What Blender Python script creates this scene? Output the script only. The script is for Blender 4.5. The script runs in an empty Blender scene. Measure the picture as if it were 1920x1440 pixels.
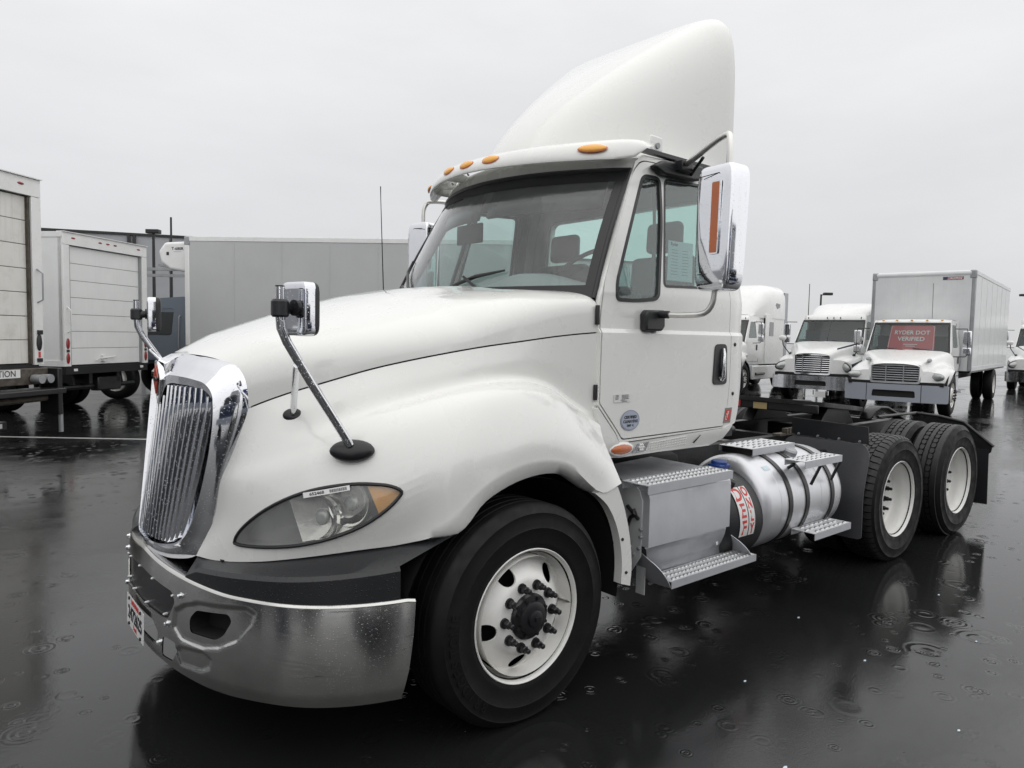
import bpy, bmesh, math, random
from mathutils import Vector, Matrix, geometry
random.seed(7)
SC = bpy.context.scene
COL = SC.collection
R = math.radians

# ---------------------------------------------------------------- camera
CAM_POS = Vector((-2.16437, -3.60785, 1.76150))
_yaw, _pit, _rol, _f = 0.8660, 0.0655, 0.0193, 1363.6
_F = Vector((math.cos(_yaw)*math.cos(_pit), math.sin(_yaw)*math.cos(_pit), -math.sin(_pit)))
_R0 = Vector((math.sin(_yaw), -math.cos(_yaw), 0)); _U0 = _R0.cross(_F)
_Rt = math.cos(_rol)*_R0 + math.sin(_rol)*_U0
_Up = -math.sin(_rol)*_R0 + math.cos(_rol)*_U0
cam_data = bpy.data.cameras.new('camera'); cam = bpy.data.objects.new('camera', cam_data)
COL.objects.link(cam); SC.camera = cam
cam.matrix_world = Matrix(((_Rt.x, _Up.x, -_F.x, CAM_POS.x), (_Rt.y, _Up.y, -_F.y, CAM_POS.y),
                           (_Rt.z, _Up.z, -_F.z, CAM_POS.z), (0, 0, 0, 1)))
cam_data.sensor_width = 36.0; cam_data.lens = _f/1920*36.0
cam_data.clip_start = 0.05; cam_data.clip_end = 3000

# ---------------------------------------------------------------- world: overcast sky
W = bpy.data.worlds.new('World'); SC.world = W; W.use_nodes = True
nt = W.node_tree; nt.nodes.clear()
def N(t, **k):
    n = nt.nodes.new(t)
    for a, b in k.items(): setattr(n, a, b)
    return n
out = N('ShaderNodeOutputWorld'); bg = N('ShaderNodeBackground'); bg.inputs[1].default_value = 0.1
sky = N('ShaderNodeTexSky', sky_type='NISHITA'); sky.sun_disc = False
SUN_EL, SUN_AZ = R(42), R(284)         # compass direction the light comes from, measured from +x
sky.sun_elevation = SUN_EL; sky.sun_rotation = R(90) - SUN_AZ
tc = N('ShaderNodeTexCoord'); sep = N('ShaderNodeSeparateXYZ'); nt.links.new(tc.outputs['Generated'], sep.inputs[0])
ramp = N('ShaderNodeValToRGB')       # overcast: the cloud deck is darker at the horizon, brighter overhead
cr = ramp.color_ramp
cr.elements[0].position = 0.0; cr.elements[0].color = (6.8, 6.83, 6.95, 1)
cr.elements[1].position = 1.0; cr.elements[1].color = (12.4, 12.4, 12.3, 1)
e = cr.elements.new(0.16); e.color = (7.7, 7.73, 7.87, 1)
e = cr.elements.new(0.42); e.color = (9.3, 9.32, 9.42, 1)
nt.links.new(sep.outputs[2], ramp.inputs[0])
nz = N('ShaderNodeTexNoise'); nz.inputs['Scale'].default_value = 2.2; nz.inputs['Detail'].default_value = 5; nz.inputs['Roughness'].default_value = 0.55
mp = N('ShaderNodeMapping'); mp.inputs['Scale'].default_value = (1, 1, 3.2)
nt.links.new(tc.outputs['Generated'], mp.inputs[0]); nt.links.new(mp.outputs[0], nz.inputs[0])
mr = N('ShaderNodeMapRange'); mr.inputs[1].default_value = 0.3; mr.inputs[2].default_value = 0.7; mr.inputs[3].default_value = 0.935; mr.inputs[4].default_value = 1.045
nt.links.new(nz.outputs[0], mr.inputs[0])
mul = N('ShaderNodeMixRGB', blend_type='MULTIPLY'); mul.inputs[0].default_value = 1
nt.links.new(ramp.outputs[0], mul.inputs[1]); nt.links.new(mr.outputs[0], mul.inputs[2])
mix = N('ShaderNodeMixRGB'); mix.inputs[0].default_value = 0.96
nt.links.new(sky.outputs[0], mix.inputs[1]); nt.links.new(mul.outputs[0], mix.inputs[2])
nt.links.new(mix.outputs[0], bg.inputs[0]); nt.links.new(bg.outputs[0], out.inputs[0])

sd = bpy.data.lights.new('sun', 'SUN'); sd.energy = 1.15; sd.angle = R(150); sd.color = (1, 0.985, 0.96)
sun = bpy.data.objects.new('sun', sd); COL.objects.link(sun)
sdir = Vector((math.cos(SUN_AZ)*math.cos(SUN_EL), math.sin(SUN_AZ)*math.cos(SUN_EL), math.sin(SUN_EL)))
sun.rotation_euler = (-sdir).to_track_quat('-Z', 'Y').to_euler()
SC.view_settings.view_transform = 'Standard'; SC.view_settings.look = 'None'
SC.view_settings.exposure = 0.0; SC.view_settings.gamma = 1.0; SC.view_settings.use_curve_mapping = False
SC.cycles.max_bounces = 8; SC.cycles.transparent_max_bounces = 12; SC.cycles.caustics_reflective = False; SC.cycles.caustics_refractive = False

# ---------------------------------------------------------------- materials
def new_mat(name):
    m = bpy.data.materials.new(name); m.use_nodes = True
    m.node_tree.nodes.clear(); return m
class G:
    """tiny node-graph helper"""
    def __init__(s, m): s.t = m.node_tree
    def n(s, ty, ins=None, **k):
        x = s.t.nodes.new(ty)
        for a, b in k.items(): setattr(x, a, b)
        for a, b in (ins or {}).items():
            if hasattr(b, 'is_output') or isinstance(b, bpy.types.NodeSocket): s.t.links.new(b, x.inputs[a])
            else: x.inputs[a].default_value = b
        return x
    def math(s, op, a, b=None, c=None):
        ins = {0: a}
        if b is not None: ins[1] = b
        if c is not None: ins[2] = c
        return s.n('ShaderNodeMath', ins, operation=op).outputs[0]
    def noise(s, co, scale, detail=4, rough=0.55):
        return s.n('ShaderNodeTexNoise', {'Vector': co, 'Scale': scale, 'Detail': detail, 'Roughness': rough}).outputs[0]
    def ramp(s, v, a, b, c0=0.0, c1=1.0):
        return s.n('ShaderNodeMapRange', {0: v, 1: a, 2: b, 3: c0, 4: c1}).outputs[0]
    def mixc(s, f, a, b, blend='MIX'):
        x = s.n('ShaderNodeMixRGB', {0: f, 1: a, 2: b}, blend_type=blend); return x.outputs[0]
    def out(s, sh): s.n('ShaderNodeOutputMaterial', {0: sh})
def c4(c): return (c[0], c[1], c[2], 1) if len(c) == 3 else c

def drop_height(g, co, scale=170.0, cover=0.45):
    """beads of rain water: random voronoi cells carry a small dome"""
    v = g.n('ShaderNodeTexVoronoi', {'Vector': co, 'Scale': scale, 'Randomness': 1.0})
    sepc = g.n('ShaderNodeSeparateColor', {0: v.outputs['Color']})
    size = g.ramp(sepc.outputs[0], 0, 1, 0.12, 0.42)
    dome = g.ramp(g.math('DIVIDE', v.outputs['Distance'], size), 0.0, 1.0, 1.0, 0.0)
    keep = g.math('LESS_THAN', sepc.outputs[1], cover)
    return g.math('MULTIPLY', g.math('SQRT', g.math('MAXIMUM', dome, 0.0)), keep)

def pmat(name, col, rough=0.5, metal=0.0, coat=0.0, spec=0.5, var=0.0, vscale=3.0, bump=0.0, bscale=60.0,
         drops=0.0, dscale=170.0, cover=0.45, dirt=0.0, dirtcol=(.25, .23, .2), streak=0.0, emit=None):
    m = new_mat(name); g = G(m)
    co = g.n('ShaderNodeTexCoord').outputs['Object']
    c = c4(col)
    if var > 0:
        nv = g.noise(co, vscale, 5); f = g.ramp(nv, 0.3, 0.7, 1-var, 1+var*0.5)
        c = g.mixc(1.0, c, f, 'MULTIPLY')
    if streak > 0:
        mpn = g.n('ShaderNodeMapping', {'Vector': co, 'Scale': (22, 22, 1.1)})
        s_ = g.ramp(g.noise(mpn.outputs[0], 1.0, 5), 0.52, 0.75, 0, streak)
        c = g.mixc(s_, c, c4(dirtcol))
    if dirt > 0:
        d_ = g.ramp(g.noise(co, 5.0, 8, 0.7), 0.5, 0.72, 0, dirt)
        c = g.mixc(d_, c, c4(dirtcol))
    r = rough
    if var > 0 or dirt > 0: r = g.ramp(g.noise(co, vscale*2.3, 5), 0.3, 0.7, rough*0.8, min(1, rough*1.25))
    p = g.n('ShaderNodeBsdfPrincipled', {'Base Color': c, 'Roughness': r, 'Metallic': metal, 'Coat Weight': coat,
            'Coat Roughness': 0.06, 'Specular IOR Level': spec})
    if emit: p.inputs['Emission Color'].default_value = c4(emit[0]); p.inputs['Emission Strength'].default_value = emit[1]
    nrm = None
    if bump > 0:
        b = g.n('ShaderNodeBump', {'Strength': bump, 'Distance': 0.004, 'Height': g.noise(co, bscale, 4)}); nrm = b.outputs[0]
    if drops > 0:
        ins = {'Strength': drops, 'Distance': 0.0022, 'Height': drop_height(g, co, dscale, cover)}
        if nrm is not None: ins['Normal'] = nrm
        nrm = g.n('ShaderNodeBump', ins).outputs[0]
    if nrm is not None:
        g.t.links.new(nrm, p.inputs['Normal'])
        if coat > 0: g.t.links.new(nrm, p.inputs['Coat Normal'])
    g.out(p.outputs[0]); return m

M = {}
M['paint'] = pmat('wet_white_paint', (.79, .79, .765), .28, 0, .9, drops=.26, dscale=150, cover=.24, var=.008, vscale=2.0)
M['paint_b'] = pmat('white_paint_background', (.80, .805, .79), .32, 0, .6, var=.05, dirt=.12, dirtcol=(.45, .45, .44))
M['box_w'] = pmat('white_box_aluminium', (.70, .71, .715), .38, 0, .2, var=.06, streak=.15, dirtcol=(.42, .41, .39))
M['box_g'] = pmat('grey_box_aluminium', (.50, .505, .505), .45, 0, .1, var=.05, vscale=1.2, streak=.10, dirtcol=(.4, .4, .4))
M['door_old'] = pmat('old_cream_door', (.75, .74, .70), .5, 0, .1, var=.06, dirt=.28, dirtcol=(.38, .33, .27), streak=.25)
M['door_w'] = pmat('pale_door_panel', (.79, .80, .785), .42, 0, .15, var=.04, streak=.10, dirtcol=(.5, .5, .48))
M['chrome'] = pmat('chrome_with_rain', (.74, .75, .78), .06, 1, 0, drops=.26, dscale=150, cover=.34, bump=.03, bscale=6)
M['chrome_s'] = pmat('chrome_small', (.74, .75, .77), .12, 1, 0, drops=.6, dscale=130, cover=.5)
M['steel'] = pmat('bumper_polished_steel', (.56, .555, .54), .17, 1, 0, drops=.28, dscale=140, cover=.34, var=.10, vscale=7, bump=.10, bscale=5)
M['alu'] = pmat('brushed_aluminium', (.60, .61, .64), .42, .55, 0, var=.07, vscale=6, bump=.05, bscale=40, streak=.16, dirtcol=(.46, .47, .50))
M['alu_w'] = pmat('tread_aluminium', (.72, .73, .74), .40, .35, 0, var=.12, vscale=9)
M['tank'] = pmat('tank_aluminium', (.70, .705, .73), .34, .6, 0, var=.03, vscale=5, streak=.08, dirtcol=(.55, .56, .59))
M['black'] = pmat('black_plastic', (.018, .019, .021), .38, 0, 0, bump=.15, bscale=300, drops=.6, dscale=110, cover=.5)
M['black_s'] = pmat('black_trim', (.012, .012, .014), .35)
M['rubber'] = pmat('tyre_rubber', (.0075, .0075, .008), .58, 0, 0, spec=.25, var=.3, vscale=6, bump=.2, bscale=50)
M['lug'] = pmat('tread_rubber', (.017, .017, .018), .5, 0, 0, var=.35, vscale=30)
M['frame'] = pmat('frame_black_paint', (.013, .013, .014), .35, 0, 0, bump=.3, bscale=40, var=.3)
M['pit'] = pmat('dark_cavity', (.006, .006, .007), .8)
M['rimw'] = pmat('white_rim_paint', (.82, .815, .79), .33, 0, .4, var=.05, vscale=9, dirt=.12, dirtcol=(.42, .30, .18))
M['amber'] = pmat('amber_lens', (.95, .45, .06), .18, 0, .6, bump=.4, bscale=180)
M['amber_d'] = pmat('amber_lens_deep', (.50, .125, .03), .15, 0, .6, bump=.5, bscale=160)
M['red'] = pmat('red_lens', (.28, .012, .016), .2, 0, .6)
M['redp'] = pmat('red_paint', (.55, .045, .045), .35, 0, .4)
M['emb'] = pmat('emblem_red', (.58, .085, .04), .2, 0, .8)
M['white_s'] = pmat('white_sticker', (.75, .75, .74), .45)
M['paper'] = pmat('pale_paper', (.60, .72, .78), .6)
M['ink'] = pmat('black_ink', (.02, .02, .025), .5)
M['redink'] = pmat('red_ink', (.60, .05, .05), .45)
M['grey_s'] = pmat('grey_sticker', (.30, .33, .42), .4, 0, .2)
M['signred'] = pmat('sign_red', (.50, .075, .085), .5)
M['navy'] = pmat('navy_paint', (.012, .022, .06), .25, 0, .8)
M['blue'] = pmat('blue_plastic', (.015, .05, .22), .4)
M['interior'] = pmat('interior_grey', (.30, .33, .33), .7)
M['interior_d'] = pmat('interior_dark', (.045, .05, .053), .7)
M['seat'] = pmat('seat_cloth', (.10, .11, .12), .85)
M['slate'] = pmat('slate_blue_paint', (.13, .155, .19), .3, 0, .7)
M['bumpgrey'] = pmat('grey_bumper', (.33, .35, .40), .38, 0, .2)
M['concrete'] = pmat('grey_concrete', (.42, .43, .45), .8, var=.08, vscale=.5, streak=.10, dirtcol=(.3, .3, .31))
M['concrete_l'] = pmat('pale_concrete', (.50, .50, .49), .8, var=.12, vscale=1.5, streak=.2, dirtcol=(.3, .3, .3))
M['galv'] = pmat('galvanised_steel', (.36, .37, .38), .5, .5, var=.2)
M['rust'] = pmat('rusty_steel', (.10, .085, .07), .65, .2, var=.5, vscale=12)
M['line'] = pmat('worn_line_paint', (.55, .55, .53), .3, 0, .5, var=.3, vscale=4)
M['brass'] = pmat('gold_label', (.45, .35, .17), .5)

def glass_mat(name, tint, refl=1.0, wet=0.0, film=0.0):
    m = new_mat(name); g = G(m)
    co = g.n('ShaderNodeTexCoord').outputs['Object']
    nrm = None
    if wet > 0:
        mpn = g.n('ShaderNodeMapping', {'Vector': co, 'Scale': (30, 30, 5)})
        h = g.math('ADD', g.ramp(g.noise(mpn.outputs[0], 1.0, 3), .5, .75, 0, .7), drop_height(g, co, 80, .5))
        nrm = g.n('ShaderNodeBump', {'Strength': wet, 'Distance': .002, 'Height': h}).outputs[0]
    tr = g.n('ShaderNodeBsdfTransparent', {0: c4(tint)})
    gi = {'Color': (1, 1, 1, 1), 'Roughness': 0.03}
    if nrm is not None: gi['Normal'] = nrm
    gl = g.n('ShaderNodeBsdfGlossy', gi)
    geo = g.n('ShaderNodeNewGeometry')
    dt = g.n('ShaderNodeVectorMath', {0: geo.outputs['Incoming'], 1: geo.outputs['Normal']}, operation='DOT_PRODUCT')
    c1 = g.math('SUBTRACT', 1.0, g.math('ABSOLUTE', dt.outputs['Value']))
    fac = g.math('MULTIPLY', g.math('ADD', g.math('MULTIPLY', g.math('POWER', c1, 5.0), .92), .06), refl)
    mx = g.n('ShaderNodeMixShader', {0: fac, 1: tr.outputs[0], 2: gl.outputs[0]}).outputs[0]
    if film > 0:       # thin film of water and grime scatters a little light
        df = g.n('ShaderNodeBsdfDiffuse', {0: (.62, .64, .63, 1)})
        f_ = g.math('MULTIPLY', g.ramp(g.noise(co, 6.0, 5), .3, .7, .6, 1.3), film)
        mx = g.n('ShaderNodeMixShader', {0: f_, 1: mx, 2: df.outputs[0]}).outputs[0]
    g.out(mx); return m
M['glass'] = glass_mat('tinted_windscreen_glass', (.80, .90, .88), 1.3, .6, .07)
M['glass_side'] = glass_mat('side_window_glass', (.76, .85, .83), 1.2, .35, .03)
M['glass_rear'] = glass_mat('rear_window_glass', (.80, .93, .90), .6)
M['glass_dark'] = pmat('dark_window_glass', (.012, .016, .018), .06, 0, .4, spec=.8)
M['lens'] = glass_mat('headlight_lens', (.94, .94, .92), 1.1, .35, .22)

# wet asphalt with puddles and raindrop rings
def asphalt():
    m = new_mat('wet_asphalt'); g = G(m)
    co = g.n('ShaderNodeTexCoord').outputs['Object']
    big = g.noise(co, 0.22, 6, .62)
    mpn = g.n('ShaderNodeMapping', {'Vector': co, 'Scale': (.5, 1.4, 1)})
    mid = g.noise(mpn.outputs[0], .9, 6, .6)
    wetn = g.math('ADD', g.math('MULTIPLY', big, .62), g.math('MULTIPLY', mid, .38))
    def blob(cx, cy, rx, ry, amt):      # hollows where water gathers (+) and crowned, better drained spots (-); also shapes the painted sky sheen
        d = g.n('ShaderNodeVectorMath', {0: co, 1: (cx, cy, 0)}, operation='SUBTRACT').outputs[0]
        d = g.n('ShaderNodeVectorMath', {0: d, 1: (1/rx, 1/ry, 0)}, operation='MULTIPLY').outputs[0]
        l = g.n('ShaderNodeVectorMath', {0: d}, operation='LENGTH').outputs['Value']
        return g.math('MULTIPLY', g.ramp(l, 0, 1, 1, 0), amt)
    for b in (blob(-2.2, -.6, 2.6, 2.4, .16), blob(4.6, -1.9, 1.9, 1.3, .20), blob(1.2, -1.8, 2.3, 1.5, -.10), blob(6.5, -3.0, 2.5, 2.0, -.10), blob(2.0, -2.9, 2.2, .7, .12)):
        wetn = g.math('ADD', wetn, b)
    pud = g.ramp(wetn, .40, .53, 0, 1)                      # 1 = standing water
    grit = g.noise(co, 130, 3, .6)
    col = g.mixc(g.ramp(grit, .3, .75), (.008, .008, .0085, 1), (.022, .0215, .021, 1))
    col = g.mixc(g.math('MULTIPLY', pud, .75), col, (.013, .0135, .0135, 1))
    sky_sheen = g.math('MULTIPLY', g.math('ADD', blob(5.2, -2.9, 3.4, 1.7, .8), g.math('ADD', blob(11.0, -1.5, 5.0, 3.0, 1.0), blob(-4.5, 4.5, 4.5, 3.5, .8))), g.ramp(big, .35, .6, .5, 1))
    sky_sheen = g.math('MINIMUM', g.math('MULTIPLY', sky_sheen, g.math('SUBTRACT', 1.0, g.math('MULTIPLY', pud, .6))), 1.0)   # sky reflection painted in as a paler ground colour
    col = g.mixc(sky_sheen, col, (.085, .083, .082, 1))
    rough = g.math('ADD', g.ramp(pud, 0, 1, .16, .045), g.math('MULTIPLY', g.ramp(mid, .35, .65, 0, .10), g.math('SUBTRACT', 1.0, pud)))
    # raindrop rings
    rings = None
    for sc_, off, fr_, cov in ((3.4, (0, 0, 0), 200.0, .8), (4.7, (3.3, 1.7, 0), 270.0, .8), (2.1, (7.1, 4.3, 0), 130.0, .7), (7.3, (1.1, 9.3, 0), 400.0, .8), (3.9, (5.7, 2.1, 0), 230.0, .7)):
        mp2 = g.n('ShaderNodeMapping', {'Vector': co, 'Location': off, 'Scale': (1, 1, 0)})
        v = g.n('ShaderNodeTexVoronoi', {'Vector': mp2.outputs[0], 'Scale': sc_})
        sp = g.n('ShaderNodeSeparateColor', {0: v.outputs['Color']})
        d = g.math('DIVIDE', v.outputs['Distance'], sc_)     # metres
        rad = g.ramp(sp.outputs[0], 0, 1, .06/sc_, .40/sc_)
        w = g.math('SINE', g.math('MULTIPLY', d, fr_))
        fall = g.math('MULTIPLY', g.ramp(g.math('DIVIDE', d, rad), .55, 1.0, 1, 0), g.math('LESS_THAN', sp.outputs[1], cov))
        h = g.math('MULTIPLY', w, fall)
        rings = h if rings is None else g.math('ADD', rings, h)
    area = g.ramp(g.noise(co, .55, 3), .38, .55, .30, 1.0)
    hgt = g.math('MULTIPLY', g.math('MULTIPLY', rings, g.ramp(pud, 0, 1, .25, 1)), area)
    swell = g.noise(co, 9, 3, .5)
    chop = g.math('MULTIPLY', g.noise(co, 34, 2, .5), g.math('MULTIPLY', g.math('MULTIPLY', pud, g.ramp(g.noise(co, 1.4, 3), .50, .62, 0, 1)), .0011))
    dry = g.math('SUBTRACT', 1.0, pud)
    hgt2 = g.math('ADD', g.math('ADD', g.math('MULTIPLY', hgt, .0013), chop), g.math('ADD', g.math('ADD', g.math('MULTIPLY', swell, .0004), g.math('MULTIPLY', g.noise(co, 38, 3), g.math('MULTIPLY', dry, .0010))), g.math('MULTIPLY', g.math('MULTIPLY', grit, g.ramp(dry, 0, 1, .25, 1)), .0015)))
    b = g.n('ShaderNodeBump', {'Strength': .55, 'Distance': 1.0, 'Height': hgt2})
    p = g.n('ShaderNodeBsdfPrincipled', {'Base Color': col, 'Roughness': rough, 'IOR': g.ramp(pud, 0, 1, 1.56, 1.45), 'Normal': b.outputs[0]})
    g.out(p.outputs[0]); return m
M['asphalt'] = asphalt()
# ---------------------------------------------------------------- mesh helpers
class MB:
    """collects shapes; build() links them as one mesh object"""
    def __init__(s): s.v = []; s.f = []; s.m = []; s.cur = 0
    def add(s, vs, fs, T=None):
        o = len(s.v)
        for v in vs:
            v = Vector(v); s.v.append(T @ v if T else v)
        for f in fs: s.f.append([i+o for i in f]); s.m.append(s.cur)
        return s
    def box(s, a, b, T=None):
        x0, y0, z0 = a; x1, y1, z1 = b
        vs = [(x0,y0,z0),(x1,y0,z0),(x1,y1,z0),(x0,y1,z0),(x0,y0,z1),(x1,y0,z1),(x1,y1,z1),(x0,y1,z1)]
        return s.add(vs, [(0,3,2,1),(4,5,6,7),(0,1,5,4),(1,2,6,5),(2,3,7,6),(3,0,4,7)], T)
    def lathe(s, prof, n=32, T=None, a0=0.0, a1=2*math.pi, cap=False):
        """prof: (r, h) revolved about local z"""
        full = abs(a1-a0-2*math.pi) < 1e-6; k = n if full else n+1
        vs = []; fs = []
        for r, h in prof:
            for i in range(k):
                a = a0+(a1-a0)*i/n; vs.append((r*math.cos(a), r*math.sin(a), h))
        for j in range(len(prof)-1):
            for i in range(n):
                i2 = (i+1) % k; fs.append((j*k+i, j*k+i2, (j+1)*k+i2, (j+1)*k+i))
        if cap: fs.append(list(range(k))[::-1]); fs.append([(len(prof)-1)*k+i for i in range(k)])
        return s.add(vs, fs, T)
    def tube(s, pts, r, n=10, cap=True, T=None):
        pts = [Vector(p) for p in pts]; rs = r if isinstance(r, (list, tuple)) else [r]*len(pts)
        vs = []; fs = []; up = None
        for i, p in enumerate(pts):
            d = (pts[min(i+1, len(pts)-1)]-pts[max(i-1, 0)]).normalized()
            if up is None:
                up = Vector((0, 0, 1)) if abs(d.z) < .9 else Vector((1, 0, 0))
            u = (up-d*up.dot(d)).normalized(); w = d.cross(u); up = u
            for k in range(n):
                a = 2*math.pi*k/n; vs.append(p+(u*math.cos(a)+w*math.sin(a))*rs[i])
        for i in range(len(pts)-1):
            for k in range(n):
                k2 = (k+1) % n; fs.append((i*n+k, i*n+k2, (i+1)*n+k2, (i+1)*n+k))
        if cap: fs.append(list(range(n))[::-1]); fs.append([(len(pts)-1)*n+k for k in range(n)])
        return s.add(vs, fs, T)
    def cyl(s, a, b, r, n=16, r2=None): return s.tube([a, b], [r, r if r2 is None else r2], n)
    def grid(s, P, flip=False, closed=False, T=None):
        m = len(P); n = len(P[0]); vs = [p for row in P for p in row]; fs = []
        for i in range(m-1):
            for j in range(n if closed else n-1):
                j2 = (j+1) % n; f = (i*n+j, i*n+j2, (i+1)*n+j2, (i+1)*n+j)
                fs.append(f[::-1] if flip else f)
        return s.add(vs, fs, T)
    def prism(s, poly, d, T=None):
        """poly: 3-D points of one face, d: extrusion vector"""
        n = len(poly); d = Vector(d); a = [Vector(p) for p in poly]
        vs = a+[p+d for p in a]
        fs = [list(range(n)), [n+i for i in range(n)][::-1]]
        for i in range(n): fs.append((i, n+i, n+(i+1) % n, (i+1) % n))
        return s.add(vs, fs, T)
    def ball(s, c, r, n=12, m=8, sc=(1, 1, 1)):
        c = Vector(c); vs = []; fs = []
        for i in range(m+1):
            t = math.pi*i/m
            for k in range(n):
                a = 2*math.pi*k/n
                vs.append(c+Vector((r*sc[0]*math.sin(t)*math.cos(a), r*sc[1]*math.sin(t)*math.sin(a), r*sc[2]*math.cos(t))))
        for i in range(m):
            for k in range(n): fs.append((i*n+k, (i+1)*n+k, (i+1)*n+(k+1) % n, i*n+(k+1) % n))
        return s.add(vs, fs)
    def mirror(s):
        o = MB(); o.v = [Vector((v.x, -v.y, v.z)) for v in s.v]; o.f = [f[::-1] for f in s.f]; o.m = list(s.m); return o
    def join(s, o):
        k = len(s.v); s.v += o.v; s.f += [[i+k for i in f] for f in o.f]; s.m += o.m; return s
    def mesh(s, name, mats, ang=35, merge=True):
        me = bpy.data.meshes.new(name)
        me.from_pydata([tuple(v) for v in s.v], [], s.f)
        mats = mats if isinstance(mats, (list, tuple)) else [mats]
        for m in mats: me.materials.append(m)
        if len(mats) > 1: me.polygons.foreach_set('material_index', s.m)
        bm = bmesh.new(); bm.from_mesh(me)
        if merge: bmesh.ops.remove_doubles(bm, verts=bm.verts, dist=1e-5)
        bmesh.ops.recalc_face_normals(bm, faces=bm.faces)
        for f in bm.faces: f.smooth = True
        for e in bm.edges:
            if len(e.link_faces) == 2 and e.calc_face_angle(0) > R(ang): e.smooth = False
        bm.to_mesh(me); bm.free(); me.update()
        return me
    def build(s, name, mats, parent=None, ang=35, bevel=0.0, seg=2, merge=True, **tags):
        ob = bpy.data.objects.new(name, s.mesh(name, mats, ang, merge)); COL.objects.link(ob)
        if parent: ob.parent = parent
        if bevel > 0:
            b = ob.modifiers.new('bevel', 'BEVEL'); b.width = bevel; b.segments = seg; b.limit_method = 'ANGLE'; b.angle_limit = R(40)
            b.harden_normals = False
        for k, v in tags.items(): ob[k] = v
        return ob

def thing(name, label, cat, loc=(0, 0, 0), rz=0.0, group=None):
    o = bpy.data.objects.new(name, None); COL.objects.link(o); o.location = loc; o.rotation_euler = (0, 0, rz)
    o['label'] = label; o['category'] = cat
    if group: o['group'] = group
    return o
def copy_tree(o, parent=None, ignore=()):
    c = o.copy(); COL.objects.link(c); c.parent = parent
    for ch in [k for k in bpy.data.objects if k.parent == o]: copy_tree(ch, c)
    return c

def cr1(P, k):
    """Catmull-Rom through the points of a list (Vectors), k steps per span"""
    out = []; n = len(P)
    for i in range(n-1):
        p1, p2 = P[i], P[i+1]
        p0 = P[i-1] if i > 0 else p1*2-p2
        p3 = P[i+2] if i+2 < n else p2*2-p1
        d0 = max((p1-p0).length, 1e-6)**.5; d1 = max((p2-p1).length, 1e-6)**.5; d2 = max((p3-p2).length, 1e-6)**.5
        m1 = (p2-p1)+((p1-p0)/d0-(p2-p0)/(d0+d1))*d1
        m2 = (p2-p1)+((p3-p2)/d2-(p3-p1)/(d1+d2))*d1
        for j in range(k):
            t = j/k; t2 = t*t; t3 = t2*t
            out.append(p1*(2*t3-3*t2+1)+m1*(t3-2*t2+t)+p2*(-2*t3+3*t2)+m2*(t3-t2))
    out.append(P[-1].copy()); return out
def crgrid(P, a, b):
    P = [[Vector(p) for p in row] for row in P]
    rows = [cr1(r, b) for r in P]
    cols = [cr1([rows[i][j] for i in range(len(rows))], a) for j in range(len(rows[0]))]
    return [[cols[j][i] for j in range(len(cols))] for i in range(len(cols[0]))]
def rpoly(pts, r, n=4):
    """2-D polygon with rounded corners"""
    out = []; k = len(pts)
    for i in range(k):
        rr = r[i] if isinstance(r, (list, tuple)) else r
        p = Vector(pts[i]); a = Vector(pts[i-1])-p; b = Vector(pts[(i+1) % k])-p
        if rr < 1e-5: out.append(tuple(p)); continue
        q = min(rr, a.length*.48, b.length*.48)
        A = p+a.normalized()*q; B = p+b.normalized()*q
        for j in range(n+1):
            t = j/n; out.append(tuple(A*(1-t)**2+p*2*t*(1-t)+B*t*t))
    return out
def panel(outer, holes, fmap, thick, cuts_u=(), cuts_v=()):
    """flat (u,v) outline with holes, cut along given lines, mapped by fmap(u,v,depth)->xyz; closed slab"""
    loops = [[Vector((u, v, 0)) for u, v in lp] for lp in [outer]+list(holes)]
    flat = [p for lp in loops for p in lp]
    tris = geometry.tessellate_polygon(loops)
    bm = bmesh.new(); vs = [bm.verts.new(p) for p in flat]
    for t in tris:
        try: bm.faces.new([vs[i] for i in t])
        except ValueError: pass
    for u in cuts_u:
        bmesh.ops.bisect_plane(bm, geom=bm.verts[:]+bm.edges[:]+bm.faces[:], plane_co=(u, 0, 0), plane_no=(1, 0, 0), dist=1e-5)
    for v in cuts_v:
        bmesh.ops.bisect_plane(bm, geom=bm.verts[:]+bm.edges[:]+bm.faces[:], plane_co=(0, v, 0), plane_no=(0, 1, 0), dist=1e-5)
    bm.verts.ensure_lookup_table()
    for i, v in enumerate(bm.verts): v.index = i
    base = [v.co.copy() for v in bm.verts]; n = len(base)
    V = [Vector(fmap(p.x, p.y, 0.0)) for p in base]+[Vector(fmap(p.x, p.y, thick)) for p in base]
    F = []
    for f in bm.faces:
        ix = [v.index for v in f.verts]; F.append(ix); F.append([i+n for i in ix][::-1])
    for e in bm.edges:
        if len(e.link_faces) == 1:
            a, b = e.verts[0].index, e.verts[1].index; F.append([a, b, b+n, a+n])
    bm.free()
    o = MB(); o.add(V, F); return o
def frange(a, b, n): return [a+(b-a)*i/n for i in range(n+1)]

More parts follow.
